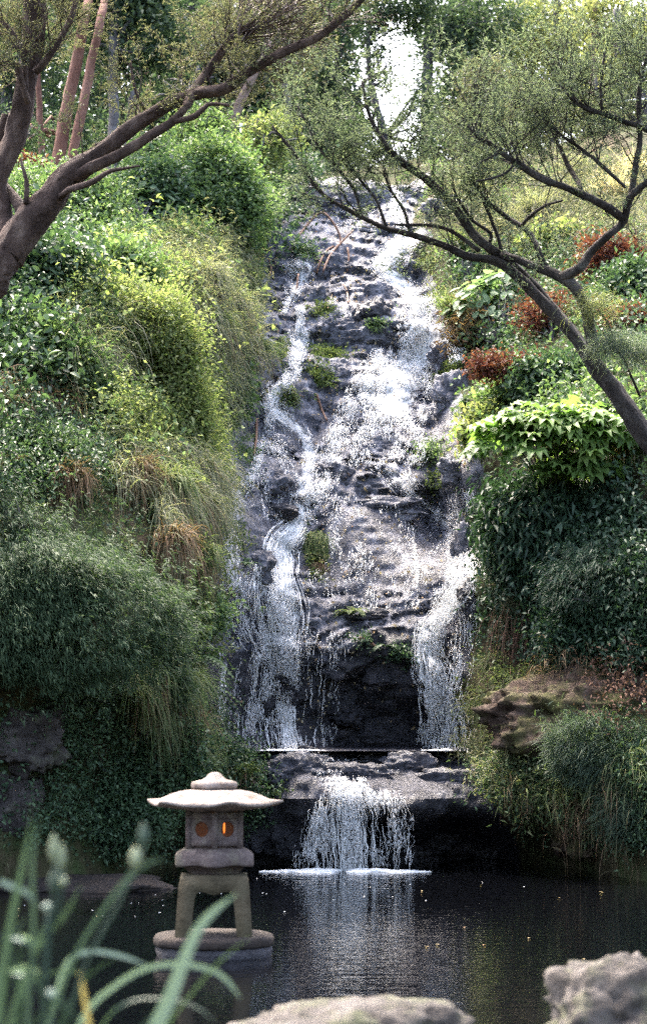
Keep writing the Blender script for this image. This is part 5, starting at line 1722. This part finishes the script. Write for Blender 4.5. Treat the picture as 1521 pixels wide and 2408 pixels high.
lace_mound('lace_leaf_maple', 'large weeping mound of fine lacy green leaves on the left', 120, 1425, 370, 250, 80000, L['lace'], .05, wd=.010)
lace_mound('lace_leaf_maple', 'lower skirt of the lacy green mound spilling right', 335, 1560, 130, 105, 18000, L['lace'], .05, wd=.010)
shrub('shrub', 'dark small leaved bush above the lantern', 'shrub', 330, 1780, 170, 110, L['broad_dark'], 9000, .05, .028)
shrub('shrub', 'dark creeping bush at the foot of the left bank', 'shrub', 240, 1930, 190, 90, L['broad_dark'], 7000, .04, .022)
shrub('shrub', 'dull green weeds hanging beside the rock shelf', 'shrub', 520, 1800, 80, 70, L['broad_dark'], 3000, .04, .022)
shrub('shrub', 'pale veined leaves below the grassy rim', 'shrub', 480, 1440, 60, 60, L['pale_shrub'], 900, .06, .035)
leafy_shrub('laurel_shrub', 'small weed with shiny oval leaves in front of the dark left bank', 320, 1690, 60, 40, OVAL, L['pale_o'], 40, .09)


def fern(name, label, u, v, nf, Ln, mat, side=0, up=.8):
    h = hit(u, v)[0] - [0, .04, 0]
    o = thing(name, label, 'fern', h)
    for k in range(nf):
        th = rng.uniform(0, 6.283)
        d = unit(np.array([math.cos(th) + side, math.sin(th) * .6 - .4, up]) + rng.normal(0, .15, 3))
        n = 13
        t = np.linspace(0, 1, n)[:, None]
        l = Ln * rng.uniform(.7, 1.2)
        pts = h + d * l * t + np.array([0, 0, -.7]) * l * t * t
        tan = unit(np.gradient(pts, axis=0))
        lat = unit(np.cross(tan, [0, 0, 1.0]))
        mb = MB()
        tube(mb, pts, np.linspace(.004, .001, n), 4, cap=False)
        pl_ = .32 * l * np.sin(np.pi * np.linspace(.12, .97, n)) * .6
        for s in (-1, 1):
            leaves(mb, pts[1:], lat[1:] * s + tan[1:] * .45, np.cross(lat[1:], tan[1:]), pl_[1:], l * .07, .05, 'diamond')
        mb.build('frond', mat, o)


fern('fern', 'bright green fern growing from the rock ledge in mid fall', 828, 1445, 13, .28, L['grass'])
fern('fern', 'fern leaning out from the left bank above the shelf', 455, 1545, 8, .42, L['broad_mid'], .7, .5)
fern('fern', 'second fern under the leaning one on the left bank', 470, 1610, 7, .38, L['broad_mid'], .7, .4)
fern('fern', 'pale fern tuft beside the splashing left fall', 580, 1330, 8, .24, L['pale_shrub'], .2)
fern('fern', 'small fern under the bright one on the ledge', 905, 1520, 7, .22, L['broad_dark'], 0, .5)
# hanging grass and moss on the rock
tussock('grass_tussock', 'bright green grass patch hanging on the rock in mid fall', 745, 1268, 420, .3, L['grass'], 1.2, .006, .2, .05, .4, spread=.055)
tussock('grass_tussock', 'brownish end of the hanging grass patch in mid fall', 745, 1335, 200, .22, L['grass_dry'], 1.2, .005, .2, 0, .4, spread=.045)


def moss(label, u, v, ru, rv, n, mat='moss'):
    h = hit(u, v)[0]
    rx, rz_ = px(ru, h[1]), px(rv, h[1])
    a, b = rng.normal(0, .5, n) * rx, rng.normal(0, .5, n) * rz_
    x, z = h[0] + a, h[2] + b
    k = fbm(np.c_[x * 5, z * 5, x * 0 + u], 3) > -.2
    x, z = x[k], z[k]
    n = len(x)
    mb = MB()
    leaves(mb, surf(x, z, .02) - np.c_[x * 0, rng.gamma(2, .02, n), x * 0], rng.normal(0, 1, (n, 3)) + [0, -.6, .2], rng.normal(0, .5, (n, 3)) + [0, -.5, .8], rng.uniform(.02, .06, n), rng.uniform(.012, .028, n), .1, 'diamond')
    o = mb.build('moss', L[mat], kind='stuff', label=label)
    o['category'] = 'moss'


for u, v, ru, rv, n, mt, lab in [
        (745, 1300, 26, 62, 1300, 'grass', 'green moss round the hanging grass in mid fall'),
        (770, 830, 50, 30, 900, 'moss', 'moss on the step between the two streams'), (750, 890, 40, 45, 900, 'moss', 'yellow moss under the step'),
        (885, 755, 35, 28, 600, 'broad_mid', 'moss cap on the dark boulder in the stream'), (720, 590, 35, 35, 600, 'broad_mid', 'moss left of the driftwood'),
        (1050, 870, 35, 30, 700, 'moss', 'bright moss right of the main stream'), (1085, 950, 30, 40, 600, 'broad_mid', 'moss on the wet rock at right'),
        (760, 730, 40, 25, 500, 'moss', 'moss between small ledges'), (1010, 1060, 40, 40, 600, 'broad_mid', 'weeds right of the fan'), (1030, 1130, 30, 40, 500, 'moss', 'olive moss at the right rim'),
        (620, 1840, 45, 40, 700, 'moss', 'moss on the shelf rock behind the lantern'), (880, 1500, 60, 25, 500, 'broad_dark', 'dark weeds under the ledge'), (690, 940, 35, 30, 500, 'grass', 'green weeds beside the left stream'),
        (1000, 620, 30, 50, 700, 'grass', 'grass at the right rim near the head of the fall'), (1040, 690, 40, 60, 800, 'grass', 'grass right of the zigzag'), (660, 820, 35, 60, 700, 'grass', 'weeds left of the left stream'),
        (940, 1540, 50, 30, 500, 'broad_dark', 'weeds hanging from the right ledge'), (560, 1260, 35, 60, 500, 'grass', 'wet weeds at the left rim'), (580, 1060, 40, 60, 700, 'broad_mid', 'round leaves at the left rim'), (1115, 1230, 25, 40, 300, 'broad_mid', 'weeds at the right rim strand')]:
    moss(lab, u, v, ru, rv, n, mt)
# driftwood
for k, (pts, lab) in enumerate([
        ([(700, 560, 2.5), (720, 535, 3), (755, 525, 3), (785, 545, 3), (800, 570, 3), (770, 590, 3), (752, 620, 3), (745, 645, 2)], 'long reddish stick looped over the rocks near the top'),
        ([(760, 640, 2.5), (775, 605, 3), (800, 575, 3), (830, 560, 2)], 'short curved stick crossing the looped one'),
        ([(817, 585, 2.5), (820, 610, 2.5), (816, 640, 2)], 'small upright stick between the mossy rocks'),
        ([(632, 610, 2.5), (638, 630, 2.5), (636, 650, 2)], 'little brown stick at the left rivulet'),
        ([(703, 665, 2.5), (696, 690, 2.5), (690, 705, 2)], 'brown stick leaning in the left rivulet'),
        ([(808, 670, 2.5), (816, 690, 2.5), (818, 715, 2)], 'bent stick beside the small trickle'),
        ([(604, 990, 3), (603, 1030, 3), (598, 1070, 2)], 'reddish stick standing at the left rim'),
        ([(745, 930, 2.5), (755, 960, 2.5), (768, 990, 2)], 'grey stick lying below the moss step'),
        ([(1070, 1040, 2.5), (1085, 1075, 2.5), (1090, 1100, 2)], 'thin red stick at the right rim'),
        ([(845, 1500, 3.5), (870, 1512, 3.5), (885, 1522, 2)], 'dark stick under the ledge fern')]):
    h = hit([p[0] for p in pts], [p[1] for p in pts])
    h[:, 1] = np.minimum(h[:, 1], np.median(h[:, 1]) + .15) - .06
    q, rq = resample(h, np.array([p[2] * 24 / FPX for p in pts]), .05)
    mb = MB()
    tube(mb, q, rq, 6, .15)
    tag(mb.build('stick', M['debris'], smooth=True), lab, 'stick', 'sticks caught on the rock face')

# ---- right bank
leafy_shrub('fatsia_shrub', 'bright green shrub with big palmate leaves on the right bank', 1290, 1085, 235, 95, PALM, L['fatsia_o'], 290, .36, .9, 2.6, .75, .45, .5, spread=.7)
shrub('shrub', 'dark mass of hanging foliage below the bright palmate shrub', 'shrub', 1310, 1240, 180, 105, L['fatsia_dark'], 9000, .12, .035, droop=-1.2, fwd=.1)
lace_mound('lace_leaf_maple', 'dark layered lacy shrub at the right edge', 1440, 1370, 150, 130, 18000, L['fatsia_dark'], .06, (-.5, -.4, -.5), wd=.011)
lace_mound('lace_leaf_maple', 'dark lacy foliage hanging beside the right fall', 1255, 1310, 120, 110, 14000, L['fatsia_dark'], .06, (-.6, -.4, -.5), wd=.011)
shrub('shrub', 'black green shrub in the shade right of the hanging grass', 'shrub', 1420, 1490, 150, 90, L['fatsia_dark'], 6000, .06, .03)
tussock('grass_tussock', 'overhanging green grass at the right rim above hanging roots', 1235, 1400, 800, .45, L['grass_dark'], 1.0, .007, .7, .5, .5, side=-.2)
tussock('root_mat', 'reddish hanging roots and dead grass under the right tussock', 1250, 1450, 700, .5, L['roots'], 1.5, .005, .35, -.3, .3, spread=.16)
tussock('grass_tussock', 'grass fringe along the edge of the right fall', 1165, 1570, 420, .32, L['grass_dark'], .9, .008, .7, .4, .5, side=-.3, pop=.2)
tussock('grass_tussock', 'grass on the left flank of the brown boulder', 1140, 1690, 480, .34, L['grass_dark'], .9, .008, .8, .5, .5, side=-.2, pop=.4, spread=.12)
tussock('grass_tussock', 'olive grass over the left shoulder of the brown boulder', 1230, 1640, 420, .3, L['grass_dark'], .9, .007, .8, .4, .4, pop=.3, spread=.16)
tussock('grass_tussock', 'dry grass on the brow of the brown boulder', 1330, 1600, 420, .26, L['grass_dry'], .9, .006, .8, .4, .4, pop=.3, spread=.2)
tussock('grass_tussock', 'weedy grass below the brown boulder', 1250, 1790, 420, .3, L['grass_dark'], .9, .007, .8, .5, .4, pop=.3, spread=.2)
tussock('grass_tussock', 'moss and grass at the foot of the brown boulder', 1130, 1770, 480, .26, L['grass_dark'], .9, .007, .8, .4, .4, pop=.35, spread=.14)
for u, v, n, ln, mt, lab in [
        (1240, 1860, 330, .28, 'grass_dark', 'pale weeds and grass above the dark hollow'), (1330, 1880, 260, .32, 'grass', 'yellowish grass hanging above the water at right'), (1180, 1820, 420, .25, 'grass_pale', 'light grass tuft over the hollow lip'),
        (1400, 1930, 240, .34, 'grass_dry', 'dry arching grass at the lower right bank'), (1480, 1990, 200, .28, 'grass_dark', 'dark grass near the right water edge'), (1450, 1860, 240, .3, 'grass_dark', 'grass under the feathery plants at right')]:
    tussock('grass_tussock', lab, u, v, n, ln, L[mt], .8, .007, 1.0, .7, .4, dry=60, pop=.2, spread=.16)
lace_mound('feathery_plant', 'feathery grey green plant on the right edge above the grass', 1430, 1780, 130, 95, 9000, L['feather'], .13, (-.4, -.5, .35), wd=.006)
lace_mound('feathery_plant', 'lower feathery plant in the right corner of the bank', 1500, 1900, 90, 80, 4500, L['feather'], .12, (-.4, -.5, .3), wd=.006)
for u, v, lab in [(1355, 1680, 'upright leafy weed in front of the brown boulder'), (1215, 1740, 'pale spiky weed left in front of the brown boulder'), (1265, 1745, 'second spiky weed beside the pale one')]:
    h = hit(u, v)[0] - [0, .12, 0]
    o = thing('weed', lab, 'plant', h)
    for s in range(6):
        mb = MB()
        top = h + [rng.normal(0, .1), rng.normal(-.05, .05), rng.uniform(.14, .3)]
        q, rq = resample(np.array([h, (h + top) / 2 + rng.normal(0, .02, 3), top]), np.array([.004, .003, .002]), .03)
        tube(mb, q, rq, 4, cap=False)
        n = 26
        i = rng.integers(len(q) // 3, len(q), n)
        th = rng.uniform(0, 6.283, n)
        leaves(mb, q[i], np.c_[np.cos(th), np.sin(th), rng.uniform(-.2, .7, n)], np.tile([0, 0, 1.0], (n, 1)), rng.uniform(.06, .1, n), rng.uniform(.014, .02, n), .06, 'diamond')
        mb.build('shoot', L['lace'] if s % 2 else L['pale_shrub'], o)
leafy_shrub('hydrangea_shrub', 'pale green broad leaved shrub right of the zigzag stream', 1160, 740, 100, 110, OVAL, L['pale_o'], 260, .2, .7, 1.0, .3, .3, .8)
leafy_shrub('hydrangea_shrub', 'small pale leaved shrub behind the leaning trunk base', 1090, 640, 45, 50, OVAL, L['pale_o'], 70, .16)
leafy_shrub('laurel_shrub', 'green broad leaved bush below the red foliage', 1180, 940, 80, 60, OVAL, L['mid_o'], 120, .16)
shrub('shrub', 'fresh yellow green bush at the rim above the bright palmate shrub', 'shrub', 1140, 1020, 65, 55, L['fine_light'], 2600, .07, .045)
shrub('shrub', 'mid green bush left of the palmate shrub', 'shrub', 1200, 960, 80, 50, L['broad_mid'], 3000, .08, .045)
shrub('shrub', 'vivid green bush high on the right slope', 'shrub', 1320, 590, 80, 45, L['fine_light'], 4000, .08, .045)
shrub('shrub', 'deep green bush at the right edge behind the red maple', 'shrub', 1500, 690, 70, 70, L['broad_dark'], 3600, .08, .04)
shrub('red_maple', 'red maple at the right edge behind the crooked limbs', 'shrub', 1450, 630, 95, 60, L['red'], 2600, .07, .03, fwd=.9)
shrub('red_maple', 'orange red foliage behind the leaning trunk', 'shrub', 1290, 760, 90, 60, L['red'], 1700, .06, .026, fwd=.9)
shrub('red_maple', 'low branch of rust red leaves reaching towards the fall', 'shrub', 1220, 862, 120, 26, L['red'], 2400, .055, .026, y=20.6)
shrub('red_maple', 'patch of red leaves at the right edge under the maple', 'shrub', 1480, 770, 60, 45, L['red'], 1200, .06, .026, fwd=.9)
shrub('shrub', 'brown grassy scrub right of the zigzag', 'shrub', 1110, 800, 45, 50, L['grass_dry'], 2600, .1, .012)
shrub('shrub', 'dark undergrowth beneath the leaning trunk', 'shrub', 1330, 900, 130, 70, L['broad_dark'], 5000, .07, .035)
for k, (u, v, lab) in enumerate([(1360, 930, 'tan dead leaf cluster left of the trunk base'), (1420, 925, 'tan dead leaf cluster nearest the trunk base'), (1345, 1010, 'tan hanging dead leaves above the palmate shrub'), (1475, 1010, 'dead tan fronds right of the trunk base')]):
    tussock('dead_fronds', lab, u, v, 160, .42, L['tan'], 1.4, .03, .4, -.1, .4, spread=.05, cat='dead leaves')
# thread leaved young plant in front of the trunk
for k, (u, v, nn, lab, mt) in enumerate([(1440, 810, 520, 'thread leaved grey green tuft wrapped round the leaning trunk', 'manuka'), (1400, 720, 320, 'yellowish thread leaved tuft above the grey green one', 'manuka_yellow'), (1510, 830, 380, 'grey green thread leaved spray at the right edge', 'manuka')]):
    c = P(u, v, 14.6)
    o = thing('thread_leaf_plant', lab, 'plant', c - [0, 0, .1])
    th, ph = rng.uniform(0, 6.283, nn * 4), rng.uniform(-.5, 1.3, nn * 4)
    S = c + rng.normal(0, .07, (nn * 4, 3)) * [1.4, 1, .9]
    mb = MB()
    blades(mb, S, np.c_[np.cos(th), np.sin(th), ph], rng.uniform(.06, .15, nn * 4), rng.uniform(.3, .9, nn * 4), .004, 3)
    mb.build('foliage', L[mt], o, kind='stuff')
    mb = MB()
    tube(mb, [c + [.25, .3, -.35], c + [.1, .1, -.1], c], [.012, .008, .004], 6)
    mb.build('stem', M['bark_dark'], o)
# pale grasses and leaves high on the right
for k, (u, v, n, ln, mt, lab) in enumerate([
        (1180, 560, 500, .7, 'grass_pale', 'pale tall grass between the crooked limbs'), (1260, 520, 500, .8, 'grass_pale', 'bleached grass clump high on the right slope'), (1080, 590, 420, .5, 'grass', 'green grass right of the topmost rocks'),
        (1440, 480, 300, 1.0, 'tan', 'upright straw coloured leaves near the right edge'), (1490, 430, 260, 1.0, 'tan', 'straw coloured clump at the far right of the slope'), (1350, 420, 300, .9, 'grass_pale', 'dry grass behind the boulder on the slope'), (1060, 740, 420, .5, 'grass', 'green grass fringe right of the main stream'), (1120, 470, 420, .6, 'grass_pale', 'pale grass beside the head of the fall')]):
    tussock('grass_tussock', lab, u, v, n, ln, L[mt], .5, .012, .5, 1, .3)
# handrails on the path above
for pts, lab in [([(560, 292, 36), (700, 296, 36)], 'white handrail glimpsed above the left thicket'), ([(1390, 246, 36), (1560, 228, 36)], 'pale handrail at the upper right')]:
    a, b = P(*pts[0]), P(*pts[1])
    o = thing('handrail', lab, 'railing', (a + b) / 2 - [0, 0, 1])
    mb = MB()
    tube(mb, [a, b], .018, 8)
    mb.build('rail', M['white_paint'], o)
    for t in (.05, .95):
        q = a + (b - a) * t
        mb = MB()
        tube(mb, [q - [0, 0, 1.0], q - [0, 0, .019]], .016, 8)
        mb.build('post', M['white_paint'], o)

# ------------------------------------------------------------------ reeds in front
RY = 3.0


def ribbon(mb, pts, widths, y, bend=.3):
    W = np.array([P(p[0], p[1], y + (p[2] if len(p) > 2 else 0)) for p in pts])
    ww = np.array(widths) * y / FPX / 2
    q, w = resample(W, ww, .02)
    tan = unit(np.gradient(q, axis=0))
    lat = unit(np.cross(tan, np.array([0, 1.0, 0]) + rng.normal(0, bend, 3)))
    nrm = np.cross(lat, tan)
    V = np.stack([q - lat * w[:, None], q + nrm * w[:, None] * .25, q + lat * w[:, None]], 1).reshape(-1, 3)
    n = len(q)
    i = np.arange(n - 1)[:, None] * 3
    Q = np.concatenate([np.stack([i[:, 0] + a, i[:, 0] + a + 1, i[:, 0] + a + 4, i[:, 0] + a + 3], -1) for a in (0, 1)])
    mb.add(V, None, Q)


def z1(pts):
    return [(x * .5, 1726 + y * .5) for x, y in pts]


BL = [
    ([(660, 1560), (740, 1363), (800, 1240), (860, 1080), (930, 920), (1020, 820), (1115, 750)], [70, 70, 68, 58, 46, 32, 3], 'reed_pale', 3.0),
    ([(330, 1460), (420, 1290), (520, 1200), (640, 1120), (760, 1085), (900, 1085), (1020, 1120), (1080, 1170), (1130, 1240)], [30, 30, 28, 26, 25, 24, 22, 18, 4], 'reed_pale', 3.2),
    ([(250, 1300), (300, 1110), (350, 1045), (430, 1020), (520, 1030), (600, 1050), (690, 1085)], [26, 26, 24, 22, 20, 18, 4], 'reed_pale', 3.3),
    ([(640, 1560), (790, 1363), (900, 1220), (1040, 1060), (1180, 950)], [24, 24, 22, 18, 3], 'reed', 3.1),
    ([(420, 1500), (500, 1340), (580, 1270), (680, 1240), (830, 1250), (940, 1290), (1010, 1350)], [20, 20, 18, 18, 18, 16, 4], 'reed', 3.2),
    ([(-10, 1500), (0, 1250), (20, 1060), (70, 800), (120, 560), (152, 380)], [46, 46, 44, 40, 30, 4], 'reed', 2.8),
    ([(120, 1500), (140, 1200), (160, 900), (155, 600), (190, 390)], [36, 36, 34, 30, 4], 'reed', 2.9),
    ([(20, 1460), (60, 1300), (180, 1000), (300, 860), (385, 710)], [30, 30, 30, 26, 4], 'reed', 2.9),
    ([(180, 1500), (250, 1300), (350, 1050), (470, 850), (600, 680), (700, 605), (785, 585)], [30, 30, 28, 26, 26, 20, 4], 'reed', 2.8),
    ([(440, 1520), (420, 1363), (392, 1200), (378, 1112)], [34, 32, 28, 18], 'reed_dry', 2.9),
    ([(120, 1230), (170, 1150), (280, 1117), (382, 1118)], [18, 18, 16, 14], 'reed', 2.9),
    ([(-20, 1480), (30, 1200), (60, 1000), (40, 820)], [34, 34, 30, 4], 'reed_dark', 3.1),
    ([(60, 1500), (100, 1280), (90, 1100), (130, 900)], [30, 30, 28, 4], 'reed_dark', 3.2),
    ([(240, 1520), (210, 1300), (180, 1150), (160, 1020)], [28, 28, 24, 4], 'reed_dark', 3.2),
    ([(200, 1520), (300, 1330), (420, 1130), (560, 1050)], [26, 26, 22, 4], 'reed_dark', 3.3),
    ([(330, 1520), (330, 1400), (300, 1290), (230, 1240)], [30, 28, 24, 4], 'reed_dark', 3.1),
    ([(-40, 1480), (-20, 1200), (40, 1000), (130, 850)], [34, 32, 26, 4], 'reed', 3.1),
    ([(90, 1530), (170, 1350), (260, 1250), (340, 1290), (380, 1400)], [26, 26, 24, 22, 6], 'reed_dark', 3.0),
    ([(560, 1540), (640, 1400), (760, 1290), (880, 1250)], [16, 16, 14, 3], 'reed_dark', 3.4),
    ([(0, 690), (60, 715), (120, 740), (180, 800)], [22, 26, 22, 4], 'reed_pale', 2.9),
    ([(30, 1500), (120, 1200), (170, 1000), (230, 860)], [30, 28, 26, 4], 'reed', 3.3),
    ([(-30, 900), (40, 1000), (80, 1150), (90, 1400)], [4, 20, 26, 28], 'reed_dark', 3.0),
]
base = np.array([P(120, 2600, 3.0)[0], 3.0, .3])
reed = thing('reed_clump', 'out of focus green reeds with pale blades and buds in the lower left corner', 'plant', base)
for pts, ws, mt, y in BL:
    mb = MB()
    ribbon(mb, z1(pts), [w * (.5 if mt == 'reed_pale' else .38) for w in ws], y)
    mb.build('blade', L[mt], reed, smooth=True)
    # carry the blade down to the bank
    p0 = P(*z1(pts)[0], y)
    if p0[2] < .82:
        mb = MB()
        tube(mb, [p0, p0 * [1, 1, 0] + [rng.normal(0, .03), .02, .28]], [ws[0] * .25 * y / FPX, .004], 5)
        mb.build('stem', L['reed_dark'], reed)
for (x, y_, w, h, mt, dy) in [(255, 535, 42, 130, 'bud', 2.85), (291, 575, 38, 120, 'bud', 2.85), (640, 580, 56, 104, 'bud', 2.8), (676, 478, 48, 120, 'reed', 2.8), (226, 812, 56, 44, 'reed_pale', 2.9), (300, 690, 36, 44, 'bud', 2.85), (262, 690, 60, 120, 'reed', 2.9)]:
    c = P(x * .5, 1726 + y_ * .5, dy)
    d, f = ICO[3]
    a, b = w * .25 * dy / FPX, h * .25 * dy / FPX
    v = d * [a, a, b]
    v[:, :2] *= (1 - .45 * np.maximum(0, d[:, 2:3])) * (1 + .07 * np.cos(6 * np.arctan2(d[:, 1:2], d[:, 0:1])))
    mb = MB()
    mb.add(v + c, f)
    mb.build('bud', L[mt], reed, smooth=True)
for (x0, y0, x1, y1, w) in [(90, 940, 185, 1010, 50), (50, 955, 180, 1000, 40), (40, 1115, 190, 1115, 46), (60, 1130, 150, 1150, 36), (195, 1210, 290, 1240, 50)]:
    mb = MB()
    ribbon(mb, z1([(x0, y0), ((x0 + x1) / 2, (y0 + y1) / 2 - 8), (x1, y1)]), [3, w * .5, 3], 2.95, .6)
    mb.build('leaf', L['reed_pale'], reed, smooth=True)
for pts in ([(265, 590), (262, 700), (240, 900), (215, 1200), (200, 1500)], [(640, 620), (560, 800), (420, 1050), (300, 1400)], [(676, 530), (650, 600), (600, 690)], [(292, 630), (290, 760), (262, 900)], [(230, 830), (215, 1000), (205, 1250)]):
    W = np.array([P(*q, 2.88) for q in z1(pts)])
    q, rq = resample(W, np.full(len(W), .0032), .03)
    mb = MB()
    tube(mb, q, rq, 6)
    mb.build('stem', L['reed'], reed, smooth=True)
